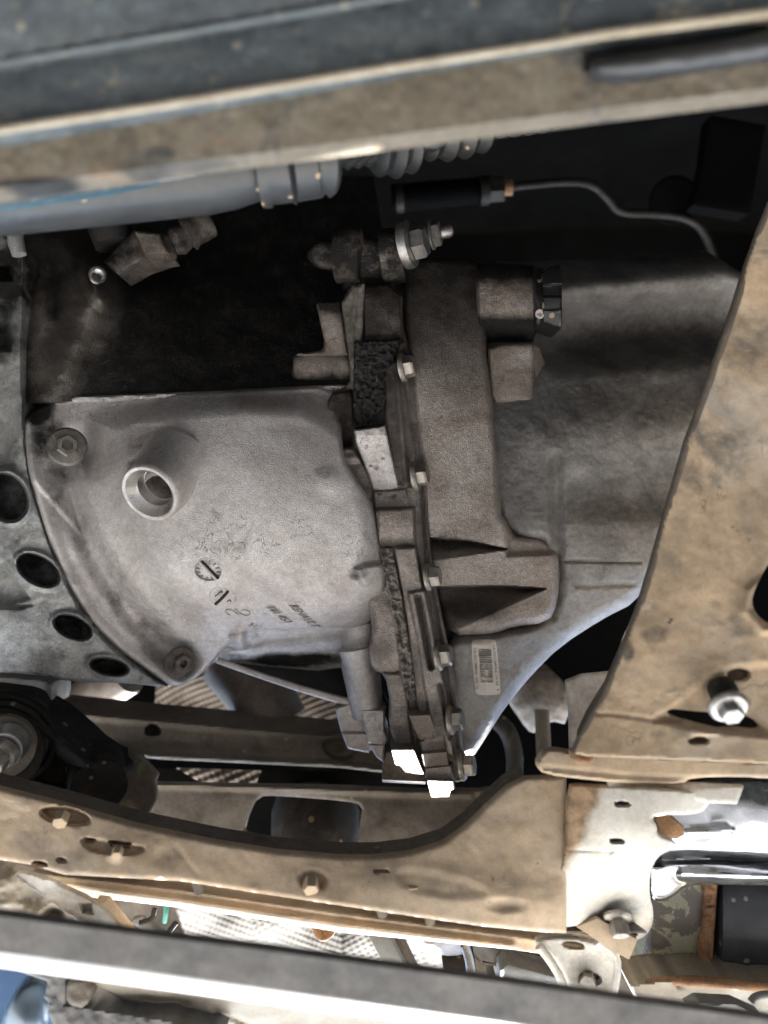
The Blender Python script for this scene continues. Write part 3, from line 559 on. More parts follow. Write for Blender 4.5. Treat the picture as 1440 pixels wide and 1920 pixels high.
band('gasket_edge', [(708, 1028), (728, 1110), (742, 1190), (752, 1262), (764, 1312)], [(736, 1027), (752, 1110), (765, 1190), (776, 1262), (781, 1312)], dja(-.001), 'gasket', .1, 3, [rough(6, .004, 51), rib([(716, 1030), (736, 1110), (752, 1190), (770, 1310)], -.002, 5)], 2)
band('flange_rim', [(738, 1027), (754, 1110), (767, 1190), (780, 1312), (800, 1420)], [(780, 1026), (794, 1105), (806, 1170), (800, 1312), (814, 1420)], dja(-.0025), 'cast_brown', lambda X, Y: blob((770, 1250, 20, 60, .4), (790, 1340, 15, 40, .35))(X, Y), 3)
band('flange_rim', [(766, 1112), (784, 1200), (800, 1312), (812, 1400)], [(797, 1106), (814, 1190), (838, 1312), (852, 1420)], dja(-.005), 'cast_brown', lambda X, Y: blob((800, 1190, 22, 70, .3), (822, 1350, 18, 60, .4))(X, Y), 4, [rib([(784, 1120), (800, 1200), (808, 1250)], -.009, 9), rib([(826, 1285), (838, 1330), (846, 1380)], -.009, 10)])
band('flange_lip', [(776, 895), (784, 960), (794, 1060), (806, 1110), (818, 1200), (838, 1290), (850, 1400)], [(796, 890), (800, 960), (808, 1060), (818, 1110), (836, 1200), (856, 1290), (872, 1460)], dja(.003), 'cast_brown', .45, 4, [rib([(790, 900), (800, 1050), (826, 1200), (858, 1400)], -.003, 6)])
band('flange_lip', [(744, 660), (762, 700), (780, 842), (776, 900)], [(776, 640), (792, 690), (806, 842), (800, 905)], dja(.004), 'cast_brown', .35, 5)
pad('case_rim', [(690, 1114), (736, 1107), (744, 1180), (748, 1240), (752, 1264), (698, 1258), (690, 1220), (700, 1185), (694, 1150)], 0, 'cast_drum', base=lambda X, Y: dj(X, Y) + .001 + .006 * ((Y - 1190) / 70.) ** 2, roll=5, g=lambda X, Y: blob((712, 1215, 30, 26, .35), (698, 1185, 9, 40, .4))(X, Y), sm=1)
pad('case_rim', [(720, 1263), (752, 1265), (764, 1312), (768, 1360), (776, 1406), (736, 1406), (728, 1360), (732, 1320)], 0, 'cast_aluminium', base=lambda X, Y: dj(X, Y) + .004, roll=4, g=lambda X, Y: np.where(Y > 1325, .28, 0.), sm=0)
# the foot that the sun reaches: stepped faces turned down towards the light
prism('sunlit_step', [(733, 1406), (776, 1406), (795, 1452), (758, 1450), (752, 1438), (740, 1434)], [.540, .540, .562, .562, .556, .554], 'cast_brown', T, (0, 0, -.03), .0012)
prism('foot_flange', [(724, 1410), (735, 1410), (752, 1440), (798, 1456), (798, 1466), (717, 1462), (716, 1450)], [.580, .578, .578, .576, .578, .580, .580], 'cast_brown', T, (0, 0, -.03), .001, 0)
prism('sunlit_edge', [(716, 1462), (798, 1466), (798, 1471), (717, 1467)], [.579, .577, .584, .586], 'machined', T, (0, 0, -.02), .0004)
prism('sunlit_step', [(766, 1342), (806, 1341), (818, 1372), (822, 1392), (806, 1392), (786, 1388)], [.533, .533, .546, .553, .553, .551], 'cast_brown', T, (0, 0, -.02), .0012)
pad('foot_rim', [(784, 1388), (832, 1380), (838, 1414), (792, 1416)], .549, 'cast_brown', roll=4, sm=0)
prism('sunlit_step', [(790, 1414), (838, 1410), (842, 1436), (796, 1440)], [.542, .542, .554, .554], 'cast_brown', T, (0, 0, -.02), .0012)
pad('foot_rim', [(796, 1438), (846, 1432), (852, 1466), (800, 1466)], .552, 'cast_brown', roll=3, sm=0, g=.1)
prism('sunlit_step', [(800, 1464), (851, 1466), (854, 1480), (846, 1482), (842, 1494), (808, 1495)], [.546, .546, .556, .558, .566, .566], 'cast_brown', T, (0, 0, -.02), .0012)
def jsurf(X, Y, D):
    for P, sf, _ in JF:
        m = ss(.5 - sdpoly(P, X, Y) / 7.0); D = D * (1 - m) + sf(X, Y) * m
    return D
def jgrime_shade(X, Y):
    G = .40 + .45 * ss((800 - Y) / 200)
    for P, _, gf in JF:
        sd = sdpoly(P, X, Y); m = ss(.5 - sd / 8.0); G = G * (1 - m) + (.16 + .55 * ss((850 - Y) / 250) + gf(X, Y)) * m
        G = np.maximum(G, .62 * ss(1 - np.abs(sd - 1) / 5.0))        # oil lies in the corners where lugs meet
    return np.clip(G, 0, 1)
JC = chaikin(JC, 1)
relief('joint_flange', JC, Surf(djc, [jsurf, rough(30, .0010, 44), rough(8, .0005, 45)]), 'cast_drum', T, step=2.2, thick=.04, roll=5, rolld=.003, back=False, grime_shade=jgrime_shade)
# bolts along the joint, heads pointing right
JB = hex_mesh('joint_bolt', 21 * px, 27 * px, 28 * px, 8 * px, 'zinc', 0, .30)
for x, y, d, s in ((752, 690, .552, 1), (776, 893, .546, 1), (800, 1082, .540, .95), (820, 1230, .542, 1), (842, 1350, .547, 1), (864, 1436, .553, 1)):
    place('joint_bolt', JB, (x, y, d), (1, .14, .30), T, random.Random(x).uniform(0, 60), s)

# --- tail housing right of the joint: brown drum, ribs, filler boss, then the big smooth housing
drum_out = chaikin([(752, 478), (800, 482), (890, 482), (912, 500), (920, 560), (912, 640), (926, 760), (932, 860), (944, 1000), (1040, 1010), (1052, 1060), (1046, 1130), (1030, 1168), (960, 1176), (930, 1190), (838, 1194), (812, 1110), (800, 1040), (790, 960), (786, 860), (768, 700), (754, 600)], 1)
drum_s = Surf(tps([(760, 480, .60), (900, 480, .605), (760, 650, .563), (910, 650, .572), (800, 850, .550), (920, 850, .557), (800, 980, .548), (930, 980, .552), (830, 1180, .556), (1030, 1150, .560), (1030, 1030, .560), (900, 1100, .553)]), [
    rib([(932, 830), (942, 1010)], .002, 18), up([(945, 850), (1060, 850), (1060, 1035), (952, 1040)], -.006, 14),
    wedge([(770, 1006), (880, 1014), (950, 1030), (800, 1054), (770, 1054)], [(780, 1006), (880, 1014), (950, 1030)], [(780, 1056), (950, 1032)], .020),
    wedge([(785, 1102), (940, 1098), (1022, 1104), (850, 1184), (785, 1205)], [(785, 1102), (940, 1098), (1022, 1103)], [(785, 1212), (850, 1184), (1022, 1106)], .028),
    bump(985, 1150, 60, 40, .003), rough(60, .0012, 61), rough(7, .00035, 62)])
relief('drum_case', drum_out, drum_s, 'cast_drum', T, step=2.5, thick=.06, roll=16, rolld=.012, back=False,
       grime_shade=lambda X, Y: np.maximum(np.maximum(np.clip((830 - Y) / 300., 0, 1) * .95, blob((770, 720, 20, 100, .5), (840, 1022, 70, 14, .75), (880, 1140, 85, 26, .8), (830, 1165, 28, 40, .7), (930, 840, 10, 200, .3), (780, 960, 12, 60, .4))(X, Y)), 0))  # dark top and rib faces: oil plus shade put in the mask
big_out = [(905, 490), (1000, 492), (1430, 462), (1430, 760), (1300, 1000), (1195, 1128), (1130, 1160), (1050, 1212), (1000, 1262), (950, 1322), (912, 1382), (884, 1424), (850, 1420), (838, 1300), (830, 1186), (930, 1180), (1026, 1156), (1038, 1020), (945, 1004), (905, 900)]
big_s = Surf(tps([(1000, 490, .610), (1400, 470, .630), (1000, 600, .600), (1300, 600, .603), (1100, 750, .570), (1350, 750, .58), (1000, 850, .562), (1200, 900, .572), (1000, 1000, .561), (1180, 1050, .575), (1000, 1180, .565), (1100, 1150, .578), (860, 1200, .558), (870, 1400, .568), (950, 1300, .57), (1000, 1250, .575), (900, 1000, .565)]), [
    rib([(1010, 545), (1430, 505)], .026, 62), rib([(1060, 640), (1430, 605)], -.020, 75), rib([(1040, 810), (1330, 800)], .006, 90), rib([(1080, 930), (1260, 930)], -.006, 60),
    rib([(1042, 860), (1044, 1000), (1046, 1110), (1034, 1150), (1000, 1168), (940, 1178), (915, 1190), (840, 1192)], -.005, 20), rib([(1060, 1052), (1200, 1055)], -.0022, 5), rib([(1080, 1098), (1190, 1096)], -.002, 8), rough(40, .0014, 71), rough(6, .0007, 73)])
relief('tail_housing', big_out, big_s, 'cast_tail', T, step=3, thick=.05, roll=24, rolld=.014, back=False, sm=1,
       grime_shade=lambda X, Y: np.maximum(blob((1130, 700, 500, 430, .50), (1230, 650, 300, 95, .80), (1190, 930, 190, 85, .72), (1080, 560, 60, 30, .2), (1040, 900, 16, 120, .4), (900, 1400, 30, 25, .4), (1040, 1130, 20, 40, .5), (1230, 480, 300, 22, .8), (1130, 1000, 90, 50, .45), (1200, 760, 200, 60, .40))(X, Y), 0))  # dark bands: oil, plus shade of the undulating surface put in colour
text_part('cast_letters', 'N D', (1097, 1072), (26, 1), (-1, -19), big_s, .0004, 'cast_tail', T)
# filler boss, plug and gusset
fb_ = relief('filler_boss', [(896, 500), (912, 492), (1000, 498), (1006, 506), (1008, 612), (1000, 642), (912, 652), (896, 640)], Surf(cylx(.574, 566, 84, .001, 950), [rough(7, .0005, 3)]), 'cast_brown', T, step=2.5, thick=.06, roll=6, rolld=.004, grime_shade=lambda X, Y: np.clip(.38 + .5 * ss((Y - 580) / 35) + .45 * ss((545 - Y) / 40), 0, 1))  # shadow on its underside and top worked into the oil mask
pl = relief('filler_plug', [(1002, 502), (1018, 502), (1020, 612), (1004, 614)], Surf(cylx(.566, 557, 74)), 'plastic_black', T, step=2.5, thick=.05, roll=3)
relief('plug_head', [(1018, 510), (1030, 500), (1050, 496), (1053, 508), (1054, 604), (1052, 616), (1036, 612), (1018, 604)], Surf(cylx(.558, 556, 90), [up([(1019, 536), (1052, 533), (1052, 556), (1019, 556)], -.003, 5), rib([(1018, 585), (1052, 582)], .001, 4)]), 'plastic_black', pl, step=2.5, thick=.03, roll=3, rolld=.001)
place('plug_tag', lathe_mesh('plug_tag', [(9 * px, 0), (9 * px, .001), (5 * px, .001), (4 * px, -.001), (0, -.001)], 'sticker', 18), (1012, 589, .562), (0, 0, 1), pl)
pad('gusset_block', [(914, 652), (940, 643), (998, 641), (1004, 650), (1004, 742), (996, 752), (930, 756), (918, 740)], 0, 'cast_brown', base=plane(.572, .004, -.004, 960, 700), roll=10, rolld=.005, sm=0, g=lambda X, Y: .08 + .4 * ss((660 - Y) / 20))
prism('gusset_side', [(1000, 644), (1012, 652), (1027, 692), (1027, 742), (1018, 756), (1000, 762)], [.576, .580, .590, .590, .586, .578], 'cast_brown', T, (0, 0, -.04), .002, .35)
prism('gusset_web', [(922, 752), (1008, 748), (1018, 757), (985, 784), (930, 842)], [.578, .577, .580, .584, .590], 'cast_brown', T, (0, 0, -.04), .002, .62)
# barcode sticker
st = decal('barcode_sticker', chaikin([(883, 1203), (890, 1199), (926, 1199), (931, 1203), (939, 1296), (936, 1303), (897, 1304), (891, 1298)], 1), big_s, 'sticker', T, .0006, 4)
rs = random.Random(4); y = 1217.0; lift_s = lambda X, Y: big_s(X, Y) - .0006
while y < 1279:
    w = rs.choice((.7, .9, 1.4, 2.0)); k = (y - 1200) / 100
    bq = [(896 + 7.5 * k, y), (920 + 6 * k, y), (920 + 6 * k, y + w), (896 + 7.5 * k, y + w)]; prism('barcode_bar', bq, [float(big_s(*q)) - .0010 for q in bq], 'ink', st, (0, 0, -.0006), 0); y += w + rs.choice((.8, 1.2, 1.7))
text_part('sticker_text', '316  823 2000045  H0B  45', (887.5, 1214), (.45, 7.0), (7.0, -.2), lift_s, .00025, 'ink', st)
text_part('sticker_text', 'C06 M2D0 2000101E  116  31E', (923.5, 1209.5), (.55, 5.9), (6.6, -.2), lift_s, .00025, 'ink', st)

# lint and fibres stuck in the oil
def fibres(name, n, box, surf, seed, lift=.0006, lw=(10, 28)):
    rn = np.random.RandomState(seed); XY = []; LF = []; F = []
    for q in range(n):
        x, y = rn.uniform(box[0], box[2]), rn.uniform(box[1], box[3]); L_ = rn.uniform(*lw); a = rn.uniform(0, 6.28); cv = rn.uniform(-1.2, 1.2); w = rn.uniform(.2, .45)
        for k in range(5):
            for sg in (-1, 1): XY.append((x - sg * w * math.sin(a), y + sg * w * math.cos(a))); LF.append(lift * (1 + (k in (1, 2, 3))))
            x += L_ / 4 * math.cos(a); y += L_ / 4 * math.sin(a); a += cv / 4
        b = 10 * q
        for k in range(4): F.append((b + 2 * k, b + 2 * k + 1, b + 2 * k + 3, b + 2 * k + 2))
    XY = np.array(XY); o = mkobj(name, rig(XY[:, 0], XY[:, 1], surf(XY[:, 0], XY[:, 1]) - np.array(LF)), F, 'lint', T, None, 0); o['kind'] = 'stuff'; return o
fibres('lint', 150, (200, 420, 650, 730), up_s, 1, lw=(5, 16))
fibres('lint', 60, (770, 520, 915, 800), drum_s, 2, .0008, lw=(6, 22))
fibres('lint', 24, (664, 640, 722, 800), lambda X, Y: .5505 + 0 * X, 3, .0006, lw=(8, 20))
fibres('lint', 40, (790, 1000, 860, 1040), drum_s, 4, .0012, lw=(8, 26))
# ------------------------------------------------------------------ steering rack under the top rail
RK = thing('steering_rack', 'grey painted steering rack tube with black bellows under the top rail', 'steering rack', (300, 340, .42))
tube('rack_tube', [(-160, 366, .405), (0, 351, .408), (200, 331, .412), (380, 314, .416), (430, 308, .417), (468, 304, .418), (492, 302, .418)], [86, 86, 86, 84, 80, 72, 66], 'rack_paint', RK, 48)
def rkstripe(X, Y):      # paint stripe follows the tube's skin
    yc = 351 - .1 * X; t = np.clip((Y - yc) / 86, -.97, .97); return .4085 + .00002 * X - 86 * .41 / FPX * np.sqrt(1 - t * t)
decal('paint_stripe', chaikin([(-60, 384), (80, 366), (205, 348), (290, 331), (304, 335), (302, 346), (230, 362), (100, 384), (-60, 404)], 2), rkstripe, 'blue_mark', RK, .0003, 4)
tube('collar', [(490, 301, .418), (492, 301, .418), (497, 301, .418), (500, 300, .418), (538, 296, .419), (543, 296, .419), (546, 295, .419)], [70, 84, 84, 79, 79, 84, 66], 'rack_paint', RK, 40)
tube('end_cap', [(546, 296, .420), (548, 296, .420), (590, 291, .421), (596, 290, .421), (600, 290, .421), (606, 289, .421), (610, 289, .421), (618, 288, .422), (622, 288, .422)], [62, 78, 76, 76, 71, 71, 77, 72, 40], 'rack_paint', RK, 40)
bx = []; br = []
xx = 618
while xx < 740:
    for dx, r in ((0, 38), (6, 46), (12, 46), (18, 38)): bx.append((xx + dx, 272 - .11 * (xx + dx - 618), .43 + .0003 * (xx - 618))); br.append(r)
    xx += 20
tube('bellows', bx, br, 'bellows_rubber', RK, 36)
def convol(p0, p1, d0, d1, rin, rout, n):
    P = []; r_ = []
    for k in range(n * 4 + 1):
        t = k / (n * 4); P.append((p0[0] + (p1[0] - p0[0]) * t, p0[1] + (p1[1] - p0[1]) * t, d0 + (d1 - d0) * t)); e = math.sin(math.pi * t) ** .35; r_.append((rin, (rin + rout) / 2 * 1.03, rout, (rin + rout) / 2 * 1.03)[k % 4] * (.6 + .4 * e))
    return P, r_
for p0, p1, d0, d1, ri, ro, n in (((690, 266), (782, 256), .45, .46, 54, 70, 3), ((786, 258), (918, 238), .462, .48, 36, 50, 4), ((925, 232), (1082, 202), .49, .535, 22, 32, 6)):
    P, r_ = convol(p0, p1, d0, d1, ri, ro, n); tube('bellows', P, r_, 'bellows_rubber', RK, 36)
tube('hose_clip', [(796, 266, .444), (812, 266, .444), (826, 258, .447), (842, 246, .45)], [16, 18, 18, 14], 'plastic_black', RK, 12)

# ------------------------------------------------------------------ top rail, close to the camera and out of focus
TR_ = thing('chassis_rail', 'blurred dark steel rail with dusty brown lower flange across the top', 'rail', (720, 120, .30))
L1 = [(-260, 160), (0, 118), (300, 68), (720, -4), (1500, -130), (1700, -160)]
L2 = [(-260, 290), (0, 246), (300, 200), (720, 131), (1000, 88), (1120, 68), (1440, 26), (1700, -4)]
L3 = [(-260, 385), (0, 352), (100, 339), (320, 308), (720, 256), (1130, 203), (1440, 165), (1700, 135)]
relief('upper_face', [(-260, -520), (1700, -520), (1700, -160)] + L1[::-1][1:], Surf(plane(.285, .001, .004, 720, 0), [rough(60, .001, 3)]), 'rail_blue', TR_, step=9, thick=.05, roll=10, rolld=.004)
relief('web_face', L1 + L2[::-1], Surf(lambda X, Y: .292 + 0 * X, [rough(40, .0008, 4), rib([(718, 20), (722, 130)], .002, 16)]), 'rail_blue', TR_, step=6, thick=.06)
relief('lower_flange', L2 + L3[::-1], Surf(plane(.300, 0, .003, 720, 180), [rough(40, .0008, 5), up([(1095, 80), (1440, 36), (1440, 90), (1180, 158), (1100, 146)], -.008, 8, 1)]), 'rail_dirt', TR_, step=4, thick=.012, grime_shade=blob((130, 345, 200, 14, .8), (300, 288, 40, 20, .6), (250, 310, 70, 14, .5)))
tube('ridge', [(x, y, .2835) for x, y in L1], 7, 'rail_blue', TR_, 12)
lp = [(x, y - 2, .2885) for x, y in L2]
tube('lip', lp, [8, 8, 8, 8, 8, 9, 10, 10], 'rail_lip', TR_, 12)
relief('pressed_tab', [(1104, 118), (1130, 108), (1300, 84), (1480, 46), (1480, 104), (1300, 132), (1180, 148), (1112, 140)], Surf(plane(.293), [rib([(1120, 126), (1300, 102), (1480, 72)], .004, 40), rough(50, .001, 9)]), 'rack_paint', TR_, step=5, thick=.01, roll=10, rolld=.004, sm=1)
# panel added past the top edge to block sky light, closing the bay
vv = [(-1.0, .44, -1.3), (1.0, .44, -1.3), (1.0, .48, .25), (-1.0, .48, .25), (-1.0, .465, -1.3), (1.0, .465, -1.3), (1.0, .505, .25), (-1.0, .505, .25)]
val = mkobj('front_block', vv, [(0, 1, 2, 3), (7, 6, 5, 4), (0, 4, 5, 1), (3, 2, 6, 7), (1, 5, 6, 2), (0, 3, 7, 4)], 'bay_black', None, None, 30); val.name = 'sky_block_front'; setp(val, kind='structure')

# ------------------------------------------------------------------ pipes in the dark bay
BP = thing('brake_pipe', 'thin metal pipe with brass union in the dark above the gearbox', 'pipe', (950, 350, .80))
tube('hose', [(735, 372, .78), (800, 366, .78), (900, 358, .78)], [24, 25, 24], 'bay_black', BP, 20); tube('crimp', [(742, 372, .775), (756, 371, .775)], 27, 'dim_steel', BP, 20)
tube('crimp', [(900, 358, .775), (916, 357, .775)], 27, 'dim_steel', BP, 20); tube('union_nut', [(916, 356, .775), (944, 354, .775)], 24, 'dim_steel', BP, 6, smooth=20); tube('ferrule', [(944, 353, .775), (960, 352, .775)], 14, 'rust', BP, 14)
tube('pipe', [(958, 350, .775), (1060, 340, .78), (1110, 344, .79), (1140, 372, .80), (1160, 400, .81), (1230, 400, .82), (1300, 410, .83), (1330, 450, .84), (1345, 520, .85)], 8, 'dim_steel', BP, 12, 2)
pg = tube('bay_plug', [(1262, 376, .86), (1262, 376, .83)], [44, 40], 'bay_black'); setp(pg, 'round rubber plug in the dark bay beside the bent pipe', 'plug')
#lv = tube('bay_lever', [(880, 420, .86), (930, 428, .85), (970, 432, .84)], [12, 16, 14], 'dim_steel', None, 12, 1); setp(lv, 'short dim metal lever in the dark above the filler plug', 'lever')
bk = relief('bay_bracket', [(1330, 215), (1436, 235), (1405, 402), (1300, 385), (1320, 300)], Surf(plane(.80, .02, 0, 1380, 300), [up(ell(1290, 270, 22, 40), -.03, 10)]), 'bay_black', None, step=8, thick=.02, roll=4); setp(bk, 'dark pressed bracket at the upper right of the engine bay', 'bracket')

# ------------------------------------------------------------------ right crossmember, dusty tan plate
CM = thing('crossmember', 'dusty tan crossmember plate slanting down the right side', 'crossmember', (1300, 1000, .43))
edge = [(1462, 330), (1440, 388), (1418, 440), (1390, 530), (1340, 682), (1292, 812), (1258, 930), (1222, 1060), (1196, 1145), (1170, 1215), (1128, 1310), (1090, 1372), (1072, 1412)]
cm_out = edge + [(1100, 1418), (1250, 1424), (1440, 1432), (1640, 1440), (1640, 330)]
slot = chaikin([(1470, 1020), (1440, 1056), (1414, 1106), (1409, 1132), (1420, 1156), (1446, 1172), (1500, 1176), (1600, 1100), (1560, 1020)], 2)
tear = [(1246, 1336), (1258, 1329), (1300, 1333), (1340, 1336), (1366, 1340), (1400, 1342), (1418, 1352), (1430, 1366), (1412, 1368), (1380, 1364), (1348, 1366), (1330, 1362), (1306, 1356), (1276, 1348)]
cm_s = Surf(tps([(1440, 400, .455), (1640, 400, .45), (1300, 800, .445), (1600, 800, .44), (1150, 1250, .430), (1440, 1200, .425), (1080, 1400, .430), (1440, 1420, .420), (1640, 1430, .42)]), [
    up([(1222, 1347), (1262, 1332), (1300, 1290), (1345, 1258), (1400, 1247), (1640, 1240), (1640, 1390), (1440, 1380), (1300, 1366)], -.005, 16, 1),
    rib([(1105, 1338), (1160, 1340), (1225, 1350)], -.0012, 6), rib([(1228, 1352), (1280, 1352)], -.003, 8),
    up(ell(1384, 1265, 21, 11), -.012, 4), up(chaikin([(1292, 1386), (1312, 1382), (1330, 1386), (1328, 1394), (1306, 1397), (1292, 1394)], 1), -.012, 3),
    up([(1298, 1364), (1350, 1366), (1348, 1378), (1300, 1378)], .0012, 3), ring(1365, 1300, 50, 42, .0008, 12),
    bump(1250, 1192, 60, 30, .0006, 10), rib([(1440, 1080), (1404, 1110), (1398, 1145), (1430, 1180), (1500, 1190)], .003, 14), rough(120, .003, 81), rough(24, .0006, 82)])
dust_g = blob((1225, 1192, 34, 22, .5), (1178, 1222, 16, 26, .62), (1140, 1275, 40, 30, .42), (1260, 1375, 60, 20, .45), (1390, 1175, 60, 30, .38), (1330, 540, 60, 120, .36), (1400, 640, 90, 90, .38), (1290, 900, 50, 60, .38), (1360, 820, 70, 40, .34), (1250, 1050, 40, 40, .38), (1380, 1240, 70, 16, .3), (1370, 1305, 55, 45, .3))
relief('plate', cm_out, cm_s, 'tan_dust', CM, step=3.5, thick=.003, holes=[slot, tear], grime_shade=dust_g, roll=3, rolld=.001)
tube('rolled_edge', [(x + 3, y, float(cm_s(x, y)) + .0018) for x, y in edge], 7, 'brown_beam', CM, 10, 1)
prism('inner_flange', [(x + 6, y) for x, y in edge] + [(x + 9, y) for x, y in edge[::-1]], [float(cm_s(x, y)) + .003 for x, y in edge] + [float(cm_s(x, y)) + .003 for x, y in edge[::-1]], 'brown_beam', CM, (.012, 0, -.045), 0)
wm = lathe_mesh('washer', [(32 * .42 / FPX, -.004), (34 * .42 / FPX, -.001), (32 * .42 / FPX, .0015), (22 * .42 / FPX, .002), (0, .002)], 'steel_bolt', 32)
CBm = hex_mesh('crossmember_bolt', 22.5 * .41 / FPX, .0085, 37 * .41 / FPX, .0030, 'steel_bolt')
ba = (-.02, -.62, 1)
place('washer', lathe_mesh('washer', [(26 * .42 / FPX, -.006), (27 * .42 / FPX, 0), (24 * .42 / FPX, .003), (18 * .42 / FPX, .0035), (0, .0035)], 'rubber', 28), (1359, 1302, .4235), ba, CM)
tube('bolt_shank', [(1360, 1304, .425), (1363, 1326, .410)], [17, 17], 'steel_bolt', CM, 16)
place('crossmember_bolt', CBm, (1364, 1322, .411), ba, CM, 14)
tube('rust_roll', [(1076, 1404, .440), (1078, 1420, .440), (1104, 1424, .440), (1106, 1416, .440)], [10, 10, 10, 8], 'rust', CM, 12, 1)

# ------------------------------------------------------------------ subframe arch and its end brackets
SB = thing('subframe', 'dusty tan subframe with arched cut-out running along the lower part', 'subframe', (600, 1660, .46))
arch = [(-120, 1448), (0, 1478), (110, 1506), (250, 1546), (400, 1578), (520, 1597), (640, 1607), (700, 1607), (770, 1599), (830, 1580), (872, 1550), (910, 1512), (950, 1476), (985, 1458)]
sb_low = [(-120, 1600), (0, 1612), (60, 1622), (120, 1640), (340, 1652), (480, 1674), (640, 1698), (760, 1716), (900, 1736), (1000, 1746), (1060, 1750)]
sb_s = Surf(tps([(-100, 1460, .475), (0, 1600, .468), (300, 1560, .470), (300, 1650, .462), (650, 1610, .468), (650, 1690, .458), (950, 1480, .465), (1000, 1700, .450), (1060, 1460, .462), (1060, 1745, .452)]), [
    up(ell(122, 1530, 46, 15, 10), -.010, 8), up([(150, 1570), (180, 1574), (248, 1585), (275, 1590), (250, 1602), (200, 1602), (160, 1590)], -.004, 8, 1),
    up([(160, 1571), (178, 1573), (176, 1579), (164, 1578)], -.012, 3), up([(205, 1576), (246, 1580), (240, 1588), (208, 1584)], -.012, 3), bump(215, 1600, 22, 22, .005),
    up(ell(75, 1620, 14, 5, 8), -.012, 3), up(ell(115, 1613, 10, 4, 8), -.006, 3), up(ell(302, 1652, 10, 4), -.01, 3), bump(120, 1598, 50, 40, -.0015), bump(310, 1605, 40, 32, -.0012), rib([(330, 1590), (370, 1640)], -.0005, 10),
    up([(560, 1635), (600, 1632), (616, 1650), (600, 1668), (566, 1662)], -.003, 12, 1), up([(745, 1632), (800, 1632), (900, 1660), (912, 1678), (860, 1684), (760, 1668)], -.0014, 22, 1), up([(702, 1632), (728, 1631), (726, 1635), (706, 1636)], -.01, 3),
    bump(950, 1698, 50, 18, -.003), rough(150, .003, 91), rough(30, .0006, 92), rib([(700, 1650), (900, 1680), (1040, 1700)], .002, 60)])
relief('arch_plate', arch + [(1062, 1456), (1062, 1750)] + sb_low[::-1][1:], sb_s, 'subframe_dust', SB, step=3.5, thick=.004, roll=9, rolld=.002, grime_shade=blob((60, 1580, 70, 30, .34), (215, 1590, 50, 18, .36), (320, 1600, 40, 30, .3), (420, 1605, 70, 30, .28), (860, 1672, 50, 12, .34), (960, 1695, 50, 14, .4), (60, 1500, 120, 18, .3)))
prism('arch_flange', [(x, y + 2) for x, y in arch] + [(x, y + 5) for x, y in arch[::-1]], [float(sb_s(x, y)) + .004 for x, y in arch] + [float(sb_s(x, y)) + .004 for x, y in arch[::-1]], 'brown_beam', SB, (0, .002, -.018), 0, .3)
lowf = [(-120, 1590), (0, 1604), (120, 1632), (340, 1644), (640, 1690), (900, 1728), (1060, 1742), (1212, 1742)]
prism('sun_block_flange', [(x, y + 4) for x, y in lowf] + [(x, y + 8) for x, y in lowf[::-1]], .477, 'brown_beam', SB, (0, -.036, -.129), 0)  # hidden flange added to block sun on the top rail
lowr = lowf[-3:]; prism('sun_block_flange', [(905, 1805), (1060, 1822), (1200, 1822), (1200, 1826), (1060, 1826), (905, 1809)], .577, 'brown_beam', SB, (0, -.03, -.11), 0)  # second hidden sheet added to block the remaining sun rays
SBm = hex_mesh('subframe_bolt', 20 * .46 / FPX, .010, 0, .002, 'subframe_dust')
for x, y, d, s in ((118, 1527, .4715, .95), (222, 1592, .467, .7), (583, 1650, .4675, 1.0), (772, 1654, .4635, 1.05)): place('subframe_bolt', SBm, (x, y, d), (.1, -.4, 1), SB, x % 60, s * .8)
# right end: shelf, finger plate and the pale bracket (sun patch painted in its mask, bend turned sunward)
relief('shelf', chaikin([(1004, 1436), (1016, 1412), (1036, 1404), (1080, 1412), (1640, 1440), (1640, 1466), (1440, 1460), (1390, 1456), (1296, 1458), (1280, 1470), (1190, 1470), (1100, 1462), (1020, 1452)], 1), Surf(plane(.446, 0, .001, 1200, 1440), [rough(60, .001, 5), rib([(1020, 1440), (1180, 1455), (1300, 1460)], -.001, 8)]), 'subframe_dust', SB, step=4, thick=.006, roll=5, rolld=.002)
relief('finger', [(1140, 1462), (1320, 1470), (1395, 1474), (1382, 1508), (1328, 1506), (1250, 1490), (1140, 1486)], Surf(plane(.449, 0, 0)), 'pale_plate', SB, step=5, thick=.003, roll=3, grime_shade=blob((1230, 1478, 110, 18, .7)))
brk = chaikin([(1064, 1474), (1090, 1472), (1310, 1484), (1328, 1490), (1332, 1502), (1322, 1520), (1300, 1528), (1232, 1528), (1220, 1536), (1232, 1546), (1232, 1566), (1270, 1578), (1262, 1592), (1232, 1606), (1218, 1640), (1218, 1680), (1226, 1710), (1222, 1742), (1200, 1764), (1172, 1760), (1160, 1738), (1124, 1720), (1092, 1734), (1050, 1740), (1000, 1736), (1030, 1680), (1062, 1600)], 1)
br_s = Surf(tps([(1064, 1480, .452), (1310, 1490, .450), (1060, 1590, .4505), (1230, 1600, .452), (1010, 1735, .452), (1120, 1700, .478), (1215, 1750, .508), (1140, 1600, .4530), (1130, 1650, .463)]), [rib([(1152, 1598), (1080, 1705)], .0012, 6), rib([(1215, 1600), (1130, 1680)], .0008, 5), rib([(1065, 1594), (1220, 1600)], -.0006, 4),
    bump(1190, 1718, 26, 18, -.004), up(ell(1167, 1508, 14, 5, 4), -.012, 3), up(ell(1157, 1577, 13, 5, 4), -.012, 3), up(ell(1036, 1731, 10, 4), -.008, 3), up(ell(1184, 1752, 10, 4), -.008, 3), rough(60, .0010, 95)])
